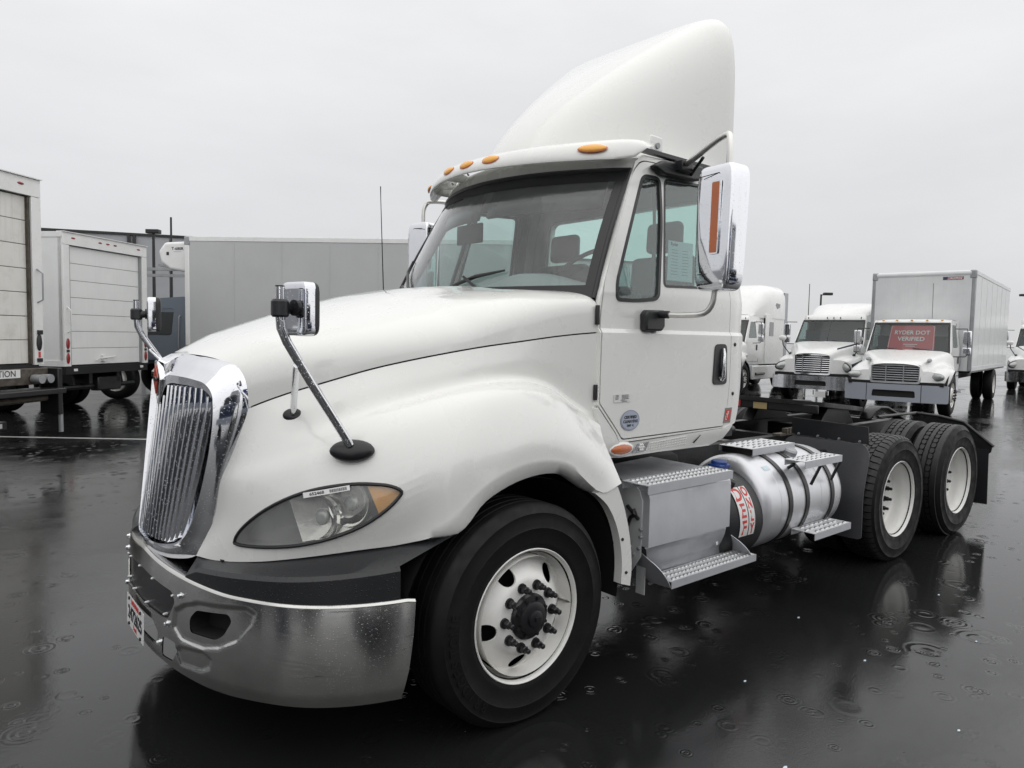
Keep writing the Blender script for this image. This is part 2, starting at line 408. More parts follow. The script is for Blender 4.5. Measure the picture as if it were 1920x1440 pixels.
def text_mb(s, size, depth=0.0, align='CENTER', bold=0.0, sx=1.0, sh=0.0):
    """text as mesh in the xy plane, extruded along z"""
    cu = bpy.data.curves.new('txt', 'FONT'); cu.body = s; cu.size = size; cu.align_x = align; cu.align_y = 'CENTER'
    cu.extrude = depth; cu.offset = bold; cu.resolution_u = 3; cu.shear = sh
    ob = bpy.data.objects.new('txt', cu); me = ob.to_mesh()
    o = MB(); o.add([(v.co.x*sx, v.co.y, v.co.z) for v in me.vertices], [list(p.vertices) for p in me.polygons])
    ob.to_mesh_clear(); bpy.data.objects.remove(ob); bpy.data.curves.remove(cu); return o
def warp(mb, fn):
    mb.v = [Vector(fn(v.x, v.y, v.z)) for v in mb.v]; return mb
def TR(loc=(0, 0, 0), rot=(0, 0, 0), sc=(1, 1, 1)):
    from mathutils import Euler
    return Matrix.LocRotScale(Vector(loc), Euler(rot), Vector(sc))
def xf(mb, T): mb.v = [T @ v for v in mb.v]; return mb
# ================================================================ the white day-cab tractor
TK = thing('tractor_truck', 'large white day cab tractor with chrome grille and tall roof fairing, nearest the camera', 'truck')

SPL = [(-1.012,-.500,1.434),(-.934,-.56,1.474),(-.854,-.62,1.51),(-.759,-.68,1.545),(-.568,-.77,1.608),(-.40,-.835,1.65),
       (-.20,-.893,1.69),(-.05,-.925,1.715),(.15,-.96,1.742),(.32,-.985,1.765),(.46,-1.0,1.78),(.612,-1.02,1.793)]
G1_ = [(-1.060,-.485,1.27),(-1.005,-.60,1.30),(-.91,-.70,1.34),(-.80,-.78,1.38),(-.62,-.86,1.44),(-.44,-.90,1.48),
       (-.26,-.935,1.52),(-.10,-.955,1.545),(.10,-.975,1.555),(.28,-.992,1.52),(.43,-1.008,1.43),(.612,-1.03,1.33)]
G2_ = [(-1.115,-.455,1.12),(-1.07,-.62,1.14),(-.975,-.77,1.19),(-.86,-.885,1.24),(-.68,-.99,1.31),(-.49,-1.055,1.38),
       (-.30,-1.08,1.445),(-.12,-1.09,1.485),(.08,-1.095,1.495),(.27,-1.095,1.45),(.44,-1.085,1.36),(.614,-1.075,1.245)]
G3_ = [(-1.135,-.43,.95),(-1.10,-.60,.96),(-1.02,-.78,1.0),(-.90,-.93,1.03),(-.72,-1.055,1.08),(-.54,-1.135,1.15),
       (-.38,-1.172,1.22),(-.16,-1.183,1.28),(.06,-1.188,1.305),(.28,-1.188,1.265),(.47,-1.180,1.165),(.62,-1.15,1.115)]
G4_ = [(-1.195,-.385,.79),(-1.15,-.50,.79),(-1.06,-.71,.82),(-.94,-.86,.85),(-.75,-1.0,.882),(-.58,-1.09,.902),
       (-.455,-1.17,.945),(-.27,-1.2,1.105),(-.02,-1.203,1.186),(.23,-1.203,1.162),(.490,-1.198,.998),(.625,-1.2,1.030)]
G5_ = [(-1.18,-.375,.788),(-1.135,-.48,.788),(-1.045,-.69,.818),(-.925,-.84,.848),(-.735,-.975,.88),(-.57,-1.06,.90),
       (-.366,-1.16,.925),(-.22,-1.165,1.045),(.0,-1.165,1.118),(.22,-1.165,1.116),(.478,-1.165,.988),(.612,-1.165,1.022)]
def fender_mb():
    def mid(a, b, f=.5, off=0): return [tuple(Vector(p)*(1-f)+Vector(q)*f) for p, q in zip(a, b)]
    sh_ = []
    for i, (a, b) in enumerate(zip(G1_, G2_)):
        w = min(1, max(0, (i-2)/3)); v = Vector(a).lerp(Vector(b), .46); v.z = a[2]-(.46-.24*w)*(a[2]-b[2]); sh_.append(tuple(v))
    ctrl = [SPL, mid(SPL, G1_), G1_, sh_, G2_, G3_, G4_]
    ctrl = [[(x, y-.0, z-(.007 if i == 0 else 0)) for x, y, z in r] for i, r in enumerate(ctrl)]
    P = crgrid(ctrl, 7, 5)
    mb = MB().grid(P)
    L = cr1([Vector(p) for p in G5_], 5)
    top = P[-1]
    turn = [Vector((p.x, p.y+.05, p.z)) for p in L]
    mb.grid([top, L, turn])
    edge = P[0]; mb.grid([[p+Vector((0, .03, -.005)) for p in edge], edge])       # return flange along the split
    rear = [r[-1] for r in P]; mb.grid([rear, [p+Vector((0, .035, 0)) for p in rear]])
    return mb, P
FEN, FENP = fender_mb()
def hood_top():
    zc = [(-1.13,1.652),(-.95,1.742),(-.785,1.80),(-.636,1.85),(-.43,1.918),(-.23,1.968),(.05,2.022),(.20,2.04),(.40,2.05)]
    def zat(x):
        for (a, za), (b, zb) in zip(zc, zc[1:]):
            if x <= b: return za+(zb-za)*max(0, (x-a)/(b-a))
        return zc[-1][1]
    rows = []
    S = cr1([Vector(p) for p in SPL], 5); n = len(S)
    for i, s in enumerate(S):
        f = (s.x+1.012)/1.624
        cx = -1.13+f*1.50; cz = zat(cx)
        nn = 3.6-1.0*math.sin(math.pi*min(1, f*1.15))+2.8*max(0, f-.55)/.45
        row = []
        for k in range(-24, 25):
            th = abs(k)/24*math.pi/2; sg = -1 if k < 0 else 1
            yy = math.sin(th)**(2/nn); zz = math.cos(th)**(2/nn) if abs(k) < 24 else 0
            y = abs(s.y)*yy; t = yy
            x = cx+(s.x-cx)*t**2.2
            b = max(0, min(1, (.52-y)/.22)); b = b*b*(3-2*b)
            z = s.z+(cz-s.z)*zz-.034*max(0, f-.3)/.7*(1-b)*zz
            row.append(Vector((x, -y*sg*-1 if sg < 0 else -y, z)) if False else Vector((x, y*sg, z)))
        rows.append(row)
    mb = MB().grid(rows)
    mb.grid([rows[-1], [p+Vector((.0, 0, -.03)) for p in rows[-1]]])
    return mb, rows
HOOD, HROWS = hood_top()
hood = HOOD.build('hood', M['paint'], TK, ang=50)
fl = FEN.build('fender', M['paint'], TK, ang=50); fr_ = FEN.mirror().build('fender', M['paint'], TK, ang=50)
# dark seam between hood top and fender, and inner structure so that no light leaks through
for sg in (1, -1):
    sm = MB()
    E_ = [Vector((p[0], p[1]*sg, p[2])) for p in SPL]
    sm.grid([[p+Vector((0, .022*sg, .03)) for p in cr1(E_, 4)], [p+Vector((0, .022*sg, -.03)) for p in cr1(E_, 4)]])
    sm.build('hood_seam', M['pit'], TK)
# wheel-well liners
for sg in (1, -1):
    mb = MB(); P = []
    for i in range(25):
        a = R(-8+196*i/24); r = .66
        P.append([Vector((.02+r*math.cos(a), sg*y, .50+r*math.sin(a)*.93)) for y in (-1.145, -.55)])
    mb.grid(P)
    mb.add([(-.62,-.55*sg,.2),(.68,-.55*sg,.2),(.68,-.55*sg,1.15),(-.62,-.55*sg,1.15)], [(0,1,2,3)])
    mb.build('wheel_well_liner', M['pit'], TK)

# -------- grille: chrome surround, bars, emblem
def xg(y, z):   # grille face depth
    t = (1.52-z)/.70
    t = max(-.1, min(1.15, t)); return -1.224-.078*t+(.44+.16*t)*y*y
OPEN = [(0,1.405),(.035,1.455),(.075,1.505),(.13,1.522),(.22,1.522),(.32,1.518),(.400,1.505),(.444,1.47),(.456,1.40),(.450,1.28),(.431,1.15),(.398,1.0),(.36,.90),(.305,.842),(.22,.818),(.11,.808),(0,.806)]
CREST = [(0,1.60),(.04,1.605),(.09,1.605),(.15,1.603),(.24,1.60),(.350,1.588),(.424,1.568),(.465,1.52),(.476,1.42),(.469,1.28),(.449,1.14),(.414,.985),(.370,.885),(.314,.825),(.226,.797),(.113,.788),(0,.786)]
OUTR = [(0,1.652,-1.135),(.05,1.652,-1.134),(.11,1.650,-1.13),(.18,1.647,-1.12),(.27,1.642,-1.105),(.37,1.63,-1.08),(.445,1.607,-1.052),(.49,1.55,-1.022),(.503,1.434,-1.014),
        (.488,1.28,-1.058),(.462,1.13,-1.11),(.436,.975,-1.135),(.412,.86,-1.15),(.365,.785,-1.19),(.25,.755,-1.245),(.12,.748,-1.280),(0,.746,-1.292)]
def half(pts): return [Vector(p) for p in pts]
r0 = half([(xg(y, z)+.045, -y, z) for y, z in OPEN]); r1 = half([(xg(y, z)-.004, -y, z) for y, z in OPEN])
r15 = half([(xg(y, z)-.006+0*z, -(y+(b-y)*.45), z+(c-z)*.45) for (y, z), (b, c) in zip(OPEN, CREST)])
r2 = half([(xg(y, z)+.010+.05*max(0, (z-1.45)/.15)*.3, -y, z) for y, z in CREST]); r3 = half([(x, -y, z) for y, z, x in OUTR])
r25 = [r2[i].lerp(r3[i], .45)+Vector((-.004, 0, .006 if i < 6 else 0)) for i in range(len(r2))]
r4 = [p+Vector((.05, .012, 0)) for p in r3]
RG = [r0, r1, r15, r2, r25, r3, r4]
Pg = [cr1(r, 5) for r in RG]
full = [row+[Vector((p.x, -p.y, p.z)) for p in row[-2:0:-1]] for row in Pg]
gmb = MB()
gmb.grid([[full[i][j] for i in range(len(full))] for j in list(range(len(full[0])))+[0]])
gmb.build('grille_surround', M['chrome'], TK, ang=38)
bk = MB(); bk.grid([[Vector((xg(y, z)+.075, y, z)) for y in frange(-.45, .45, 8)] for z in frange(.78, 1.56, 6)]); bk.build('grille_backing', M['pit'], TK)
def openw(z):   # half-width of opening at height z
    pts = [(z_, y_) for y_, z_ in OPEN[6:14]]
    for (za, ya), (zb, yb) in zip(pts, pts[1:]):
        if zb <= z <= za: return yb+(ya-yb)*(z-zb)/(za-zb)
    return pts[-1][1]
NB = 22
for i in range(NB):
    u = -1+2*(i+.5)/NB; mb = MB(); rows = []
    ztop = 1.512 if abs(u) > .22 else 1.40+abs(u)/.22*.10
    if abs(u) > .93: ztop = 1.475
    zbot = .826+.055*max(0, abs(u)-.70)/.30
    for k in range(15):
        z = zbot+(ztop-zbot)*k/14; w = .456-(1.42-min(z, 1.42))*.19-.012; y = u*w; hw = w/NB
        xf0 = xg(y, z)
        d = min(1, (k/14)/.03, 1) if k < 1 else 1
        rows.append([Vector((xf0+.066, y-hw*.52, z)), Vector((xf0+.030, y-hw*.42, z)), Vector((xf0+.004, y-hw*.22, z)), Vector((xf0-.006, y-hw*.02, z)), Vector((xf0-.004, y+hw*.12, z)), Vector((xf0+.02, y+hw*.22, z)), Vector((xf0+.066, y+hw*.32, z))])
    mb.grid(rows)
    mb.add(rows[0], [list(range(7))]); mb.add(rows[-1], [list(range(7))[::-1]])
    mb.build('grille_bar', M['chrome'], TK, ang=30)
# emblem
em = MB(); xe = -1.245
def dia(hw, z0, zm, z1, x): return [(x, 0, z1), (x, -hw, zm), (x, 0, z0), (x, hw, zm)]
em.prism(dia(.052, 1.452, 1.535, 1.618, xe), (.03, 0, 0))
eo = em.build('emblem', M['chrome_s'], TK, bevel=.005)
MB().prism([(xe-.002, 0, 1.604), (xe-.002, -.034, 1.5425), (xe-.002, .034, 1.5425)], (-.005, 0, 0)).build('emblem_inlay', M['emb'], eo)
MB().prism([(xe-.002, 0, 1.466), (xe-.002, -.034, 1.5275), (xe-.002, .034, 1.5275)], (-.005, 0, 0)).build('emblem_inlay', M['emb'], eo)
MB().prism(dia(.040, 1.525, 1.535, 1.545, xe-.002), (-.009, 0, 0)).build('emblem_bar', M['chrome_s'], eo)
for sg in (1, -1): MB().tube([(xe+.004, -sg*.052, 1.535), (xe+.010, -sg*.012, 1.43), (xe+.012, 0, 1.405)], [.006, .007, .008], 8).build('emblem_frame', M['chrome_s'], eo)
kl = MB(); kl.grid([[Vector((-1.215, -.028, 1.604)), Vector((-1.24, 0, 1.62)), Vector((-1.215, .028, 1.604))], [Vector((-1.17, -.04, 1.634)), Vector((-1.182, 0, 1.650)), Vector((-1.17, .04, 1.634))], [Vector((-1.125, -.05, 1.649)), Vector((-1.125, 0, 1.656)), Vector((-1.125, .05, 1.649))]])
kl.build('emblem_keel', M['chrome'], eo)

# -------- bumper
BC = [(0,-1.325),(.15,-1.319),(.30,-1.303),(.45,-1.274),(.60,-1.232),(.72,-1.188),(.82,-1.138),(.90,-1.092),(.98,-1.032),(1.05,-.958),(1.10,-.885),(1.14,-.81),(1.175,-.72),(1.20,-.63),(1.205,-.60)]
bpl = cr1([Vector((x, -y, 0)) for y, x in BC], 4)
bpl = [Vector((p.x, -p.y, 0)) for p in bpl[::-1]][:-1]+bpl          # far end ... near end
bs = [0.0]
for a, b in zip(bpl, bpl[1:]): bs.append(bs[-1]+(b-a).length)
bmid = bs[len(bpl)//2]; bs = [s-bmid for s in bs]; BL = bs[-1]
def bump_at(s):
    s = max(bs[0], min(bs[-1], s))
    for i in range(len(bs)-1):
        if s <= bs[i+1]+1e-9:
            f = (s-bs[i])/(bs[i+1]-bs[i]); p = bpl[i].lerp(bpl[i+1], f)
            i0 = max(0, i-1); i1 = min(len(bpl)-1, i+2); d = (bpl[i1]-bpl[i0]).normalized()
            return p, Vector((d.y, -d.x, 0))*-1, d
    return bpl[-1], Vector((0, 1, 0)), Vector((1, 0, 0))
_, nn_, _ = bump_at(0)
bsgn = 1 if nn_.x > 0 else -1
PK1 = [(.385,.50),(.40,.575),(.47,.612),(.56,.640),(.84,.672),(.885,.655),(.87,.61),(.80,.535),(.70,.485),(.60,.462),(.45,.458)]
PK2 = [(.40,.40),(.44,.425),(.60,.445),(.655,.425),(.64,.385),(.58,.358),(.43,.345)]
def sdist(poly, u, v):
    inside = False; d = 9
    n = len(poly)
    for i in range(n):
        x1, y1 = poly[i]; x2, y2 = poly[(i+1) % n]
        if (y1 > v) != (y2 > v) and u < (x2-x1)*(v-y1)/(y2-y1)+x1: inside = not inside
        t = max(0, min(1, ((u-x1)*(x2-x1)+(v-y1)*(y2-y1))/((x2-x1)**2+(y2-y1)**2)))
        d = min(d, math.hypot(u-x1-t*(x2-x1), v-y1-t*(y2-y1)))
    return -d if inside else d
def bmap(u, v, d, emboss=True):
    p, n, t = bump_at(u); n = n*bsgn
    prof = .010*((v-.50)/.2)**2+.02*max(0, (.36-v)/.08)**2
    if emboss and .36 < abs(u) < .92:
        for pk, dep in ((PK1, .011), (PK2, .009)):
            q = sdist(pk, abs(u), v); f = max(0, min(1, .5-q/.022)); prof += dep*f*f*(3-2*f)
    o = n*(d+prof-.004); return (p.x+o.x, p.y+o.y, v)
def btop(s): return .700+.052*max(0, 1-abs(s)/.75)**1.3
def bbot(s): return .30-.018*max(0, 1-abs((abs(s)-.6)/.35))
ss = frange(-BL, BL, 60)
outer = [(s, bbot(s)) for s in ss]
outer[-1] = (BL-.055, .312); outer[0] = (-BL+.055, .312)
outer += [(BL-.03, .42), (BL-.012, .56), (BL, .694)]+[(s, btop(s)) for s in ss[::-1][1:-1]]+[(-BL, .694), (-BL+.012, .56), (-BL+.03, .42)]
FOG = rpoly([(.503,.503),(.498,.560),(.545,.606),(.745,.630),(.765,.605),(.722,.540),(.675,.511)], .02, 3)
TOW = rpoly([(.262,.335),(.285,.425),(.325,.436),(.402,.434),(.405,.385),(.365,.340)], .012, 3)
MESH = rpoly([(-.345,.525),(-.40,.61),(-.37,.648),(0,.672),(.37,.648),(.40,.61),(.345,.525),(.28,.515),(-.28,.515)], .018, 3)
CEN = rpoly([(-.20,.385),(-.24,.43),(-.20,.475),(.18,.475),(.237,.435),(.225,.390),(.19,.375),(-.16,.375)], .012, 3)
mir = lambda P: [(-u, v) for u, v in P][::-1]
cu = sorted(set(frange(-BL, BL, 70)+[x*sg for x in frange(.36, .92, 76) for sg in (1, -1)]))
cv = frange(.30, .72, 56)
BUMP = panel(outer, [FOG, mir(FOG), TOW, mir(TOW), CEN, MESH], bmap, .006, cu, cv)
bumper = BUMP.build('bumper', M['steel'], TK, ang=50)
mb = MB()      # rolled top flange and bottom return
ta = [Vector(bmap(s, btop(s) if abs(s) < BL else .694, 0)) for s in frange(-BL, BL, 90)]
inn = []
for s, p in zip(frange(-BL, BL, 90), ta):
    c, n, t = bump_at(s); inn.append((p, n*bsgn))
mb.grid([ta, [p+n*.006+Vector((0, 0, .009)) for p, n in inn], [p+n*.02+Vector((0, 0, .011)) for p, n in inn], [p+n*.085+Vector((0, 0, .006)) for p, n in inn], [p+n*.085+Vector((0, 0, -.03)) for p, n in inn]])
mb.build('bumper_top_flange', M['steel'], bumper, ang=60)
mb = MB()      # black mesh insert
mm = [(u*.995, v+.0) for u, v in rpoly([(-.36,.518),(-.415,.61),(-.375,.655),(0,.679),(.375,.655),(.415,.61),(.36,.518),(.28,.508),(-.28,.508)], .015, 3)]
panel(mm, [], lambda u, v, d: bmap(u, v, d+.012, False), .01, frange(-.42, .42, 16), ()).build('bumper_insert', M['black_s'], bumper)
for u, v in [(-.385,.632),(-.26,.650),(-.03,.664),(.165,.655),(.378,.632),(.31,.535),(.094,.528),(-.13,.528),(-.31,.535)]:
    p = Vector(bmap(u, v, 0, False)); c, n, t = bump_at(u); n = n*bsgn
    MB().tube([p+n*.02, p-n*.001, p-n*.005, p-n*.007], [.006, .006, .005, .002], 10).build('insert_bolt', M['alu_w'], bumper)
for u, v in [(.442,.645),(.337,.500),(.252,.392),(-.442,.645),(-.337,.500),(-.252,.392),(-.50,.69)]:
    p = Vector(bmap(u, v, 0, False)); c, n, t = bump_at(u); n = n*bsgn
    MB().tube([p+n*.01, p-n*.002], [.016, .016], 16).tube([p-n*.002, p-n*.012, p-n*.015], [.0105, .0105, .007], 6).build('bumper_bolt', M['chrome_s'], bumper)
for u, v, w in ((.60,.50,.14), (-.60,.50,.14)):   # fog-lamp cavity boxes
    mb = MB(); F_ = FOG if u > 0 else mir(FOG)
    a = [Vector(bmap(x, y, .004)) for x, y in F_]; c, n, t = bump_at(u); n = n*bsgn
    b = [p+n*.09 for p in a]; mb.grid([a+[a[0]], b+[b[0]]]); mb.add(b, [list(range(len(b)))])
    mb.build('fog_lamp_cavity', M['pit'], bumper)
    a = [Vector(bmap(u+(x-u)*1.035, .565+(y-.565)*1.06, 0)) for x, y in F_]
# licence plate
PLC = (-.035, .418)
def plmap(u, v, z):
    p, n, t = bump_at(0); q = Vector((-1.338, 0, 0))
    tilt = R(-4); uu = u*math.cos(tilt)-v*math.sin(tilt); vv = u*math.sin(tilt)+v*math.cos(tilt)
    return (-1.343-z, -(PLC[0]+uu), PLC[1]+vv)
plm = panel(rpoly([(-.152,-.076),(.152,-.076),(.152,.076),(-.152,.076)], .01), [], lambda u, v, d: plmap(u, v, -d), .0015)
plo = plm.build('licence_plate', M['white_s'], bumper)
def ontext(txt, size, fn, name, mat, parent, bold=0.0, sx=1.0, depth=.0006):
    t = text_mb(txt, size, depth, 'CENTER', bold, sx); warp(t, fn); return t.build(name, mat, parent, merge=False)
ontext('2472625', .088, lambda x, y, z: plmap(x, y-.008, z+.0012), 'plate_number', M['ink'], plo, .0022, .80)
ontext('INDIANA', .032, lambda x, y, z: plmap(x, y+.055, z+.0012), 'plate_state_name', M['redink'], plo, .001, 1.0)
ontext('Truck', .026, lambda x, y, z: plmap(x, y-.058, z+.0012), 'plate_foot_word', M['redink'], plo, .001, 1.0)
for u, v in ((-.10, -.062), (.10, -.062), (-.10, .062), (.10, .062)):
    p = Vector(plmap(u, v, 0)); MB().cyl(p, p+Vector((-.006, 0, 0)), .008, 8).build('plate_bolt', M['black_s'], plo)

# -------- black trim between body and bumper, lower cavity
def trim():
    A = cr1([Vector(p) for p in G5_[:7]], 6)      # along the white bottom edge
    A = [p+Vector((.0, .0, .004)) for p in A]
    tot = [0]
    for a, b in zip(A, A[1:]): tot.append(tot[-1]+(b-a).length)
    rows = [[], [], [], [], []]
    for p, q in zip(A, tot):
        f = q/tot[-1]; s = .455+f*(1.475-.455)
        lipz = .775+.065*f-.028*max(0, 1-f/.08); botz = .700
        c, n, t = bump_at(s); n = n*bsgn
        lip = Vector((c.x, c.y, 0))+n*.030; bot = Vector((c.x, c.y, 0))+n*.016
        rows[0].append(p+n*.03+Vector((0, 0, .01)) if f > .0 else p)
        rows[1].append(Vector((p.x, p.y, p.z-.002)))
        rows[2].append(Vector((lip.x, lip.y, lipz))); rows[3].append(Vector((bot.x, bot.y, lipz-.016))); rows[4].append(Vector((bot.x, bot.y, botz)))
    mb = MB().grid(rows)
    end = [r[-1] for r in rows]; mb.grid([end, [p+Vector((.0, .22, 0)) for p in end]])
    st = [r[0] for r in rows]; mb.add(st, [list(range(5))])
    return mb
tr_ = trim(); tr_.build('bumper_trim', M['black'], TK, ang=28); tr_.mirror().build('bumper_trim', M['black'], TK, ang=28)
mb = MB(); mb.box((-1.14, -.55, .36), (-.98, .55, .80)); mb.box((-.98, -.80, .34), (-.62, .80, .86)); mb.box((-.62, -.5, .35), (.7, .5, 1.2)); mb.build('radiator_cavity', M['pit'], TK)

# -------- headlights set into the fenders
HL = [(-1.106,-.603,.882),(-1.093,-.639,.879),(-1.033,-.76,.888),(-.946,-.87,.906),(-.849,-.956,.938),(-.747,-1.031,.989),(-.667,-1.082,1.053),(-.623,-1.103,1.102),(-.612,-1.107,1.125),(-.646,-1.086,1.147),(-.709,-1.047,1.157),(-.778,-1.0,1.157),(-.879,-.922,1.138),(-.957,-.845,1.103),(-1.029,-.751,1.042),(-1.081,-.656,.963),(-1.102,-.612,.91)]
HC = Vector((-.865, -.915, 1.03)); HN = Vector((-.70, -.70, .10)).normalized()
HT = Vector((.49, -.503, .243)); HT = (HT-HN*HT.dot(HN)).normalized(); HB = HN.cross(HT); 
if HB.z < 0: HB = -HB
def hproj(p): d = Vector(p)-HC; return (d.dot(HT), d.dot(HB), d.dot(HN))
HLO = [Vector(p) for p in HL]; HLO2 = cr1(HLO+[HLO[0]], 3)[:-1]
def cut_fender(ob, sg):
    bm = bmesh.new(); bm.from_mesh(ob.data)
    poly = [Vector((p.x, p.y*sg, p.z)) for p in HLO2]; n = Vector((HN.x, HN.y*sg, HN.z)); c = Vector((HC.x, HC.y*sg, HC.z))
    for i in range(len(poly)):
        a = poly[i]; b = poly[(i+1) % len(poly)]; pn = (b-a).cross(n)
        if pn.length < 1e-6: continue
        fs = [f for f in bm.faces if (f.calc_center_median()-c).length < .42 and (f.normal.dot(n) > .1 or True)]
        gm_ = list({v for f in fs for v in f.verts})+list({e for f in fs for e in f.edges})+fs
        bmesh.ops.bisect_plane(bm, geom=gm_, plane_co=a, plane_no=pn, dist=1e-5)
    t = Vector((HT.x, HT.y*sg, HT.z)); b_ = Vector((HB.x, HB.y*sg, HB.z))
    p2 = [((p-c).dot(t), (p-c).dot(b_)) for p in poly]; kill = []
    for f in bm.faces:
        d = f.calc_center_median()-c
        if d.length < .45 and abs(d.dot(n)) < .2 and sdist(p2, d.dot(t), d.dot(b_)) < -1e-4: kill.append(f)
    bmesh.ops.delete(bm, geom=kill, context='FACES'); bm.to_mesh(ob.data); bm.free()
fl_y = sum(v.co.y for v in fl.data.vertices); near_f, far_f = (fl, fr_)
cut_fender(near_f, 1); cut_fender(far_f, -1)
M['reflector'] = pmat('lamp_reflector', (.80, .80, .78), .10, 1, 0, bump=.10, bscale=30)
M['shield'] = pmat('silver_lamp_shield', (.66, .66, .64), .26, .8, 0, bump=.4, bscale=25)
M['housing'] = pmat('lamp_housing', (.30, .305, .30), .3, .3)
M['lens_c'] = pmat('lamp_inner_lens', (.55, .57, .56), .05, .2, .5, spec=1.0)
for sg in (1, -1):
    def P3(q): return Vector((q.x, q.y*sg, q.z))
    def HP(a, b, d): return P3(HC+HT*a+HB*b+HN*d)
    ring = [hproj(p) for p in HLO2]; n = len(ring)
    well = MB(); well.grid([[P3(HLO2[i % n]) for i in range(n+1)], [P3(HLO2[i % n]-HN*.03) for i in range(n+1)], [HP(ring[i % n][0]*.93, ring[i % n][1]*.93, ring[i % n][2]*.9-.075) for i in range(n+1)]])
    cpt = [HP(r[0]*.93, r[1]*.93, r[2]*.9-.075) for r in ring]; well.add(cpt, [list(range(n))])
    hd_ = well.build('headlight', M['housing'], TK, ang=40)
    MB().tube([P3(HLO2[i % n]+HN*.003) for i in range(n+1)], .0075, 8, cap=False).build('headlight_gasket', M['black_s'], hd_)
    # clear cover, bulging slightly
    rows = []
    for k in range(6):
        q = 1-k/5; rows.append([HP(r[0]*q, r[1]*q, r[2]*q*q+.004+.028*(1-q*q)) for r in ring+[ring[0]]])
    MB().grid(rows).build('headlight_cover', M['lens'], hd_, ang=80)
    for (a, b, rr, dep, dd) in ((-.02, -.012, .088, .050, .012), (.115, .008, .092, .045, .0)):
        T_ = Matrix.Translation(HP(a, b, -.075)) @ (Vector((0, 0, 1)).rotation_difference(P3(HN*.9+Vector((-.25, .12, 0))))).to_matrix().to_4x4()
        bw = MB(); bw.lathe([(0, 0), (rr*.35, dep*.08), (rr*.6, dep*.3), (rr*.85, dep*.72), (rr, dep), (rr*1.04, dep*1.02), (rr*1.06, dep*.6)], 32, T_); bw.build('reflector', M['reflector'], hd_, ang=60)
        gl_ = MB(); gl_.lathe([(.030, dep*.25), (.034, dep*.5), (.030, dep*.62), (.016, dep*.72), (0, dep*.75)], 24, T_); gl_.build('projector_lens', M['lens_c'], hd_, ang=60)
    sh2 = [r for r in ring if -.13 < r[0] < .20]; sh2.sort(key=lambda r: math.atan2(r[1], r[0]-.03))
    shp = [HP(r[0]*.97, r[1]*.93, r[2]*.9-.040) for r in sh2]; shc = HP(.03, -.005, -.072)
    MB().add(shp+[shc], [(i, (i+1) % len(shp), len(shp)) for i in range(len(shp))]).build('inner_shield', M['shield'], hd_, ang=80)
    am = [(.205, .062), (.235, .058), (.29, .028), (.315, .0), (.300, -.02), (.262, -.055), (.225, -.078), (.214, -.03), (.200, .02)]
    am = [(a-.0, b) for a, b in am]
    e = 1e-9
    sel = [r for r in ring if r[0] > .185]; sel.sort(key=lambda r: math.atan2(r[1], r[0]-.245))
    am2 = [(r[0]*.985, r[1]*.96, r[2]) for r in sel]
    am2 = [q for q in am2]; lo_ = min(am2, key=lambda q: (q[1])); hi_ = max(am2, key=lambda q: q[1])
    pts3 = [HP(q[0], q[1], q[2]-.012) for q in am2]
    M_ = MB(); cpt = HP(.25, -.005, sum(q[2] for q in am2)/len(am2)+.004); M_.add(pts3+[cpt], [(i, (i+1) % len(pts3), len(pts3)) for i in range(len(pts3))]); M_.build('turn_lens', M['amber'], hd_, ang=60)
    # white trim line and part sticker
    if sg > 0:
        c0 = [(-.926,-.880,1.121),(-.782,-.996,1.155),(-.783,-1.004,1.136),(-.926,-.888,1.101)]
        c0 = [Vector(p)+HN*.018 for p in c0]
        def stk(u, v, o=0.0): return (c0[0].lerp(c0[1], u)).lerp(c0[3].lerp(c0[2], u), v)+HN*(o+.006*math.sin(math.pi*u))
        st_ = MB().grid([[stk(u, v) for u in frange(0, 1, 8)] for v in (0, 1)]).build('part_sticker', M['white_s'], hd_)
        tm = text_mb('652468', .8, 0, 'CENTER', .02, 1.0); warp(tm, lambda x, y, z: stk(.30+x*.135, .5-y*.95, .001)); tm.build('sticker_number', M['ink'], st_, merge=False)
        bcd = MB(); rr_ = random.Random(4); u = .58
        while u < .94:
            w = .006+.012*rr_.random(); bcd.add([stk(u, .2, .001), stk(u+w, .2, .001), stk(u+w, .8, .001), stk(u, .8, .001)], [(0,1,2,3)]); u += w+.007+.008*rr_.random()
        bcd.build('bar_code', M['ink'], st_, kind='stuff', merge=False)
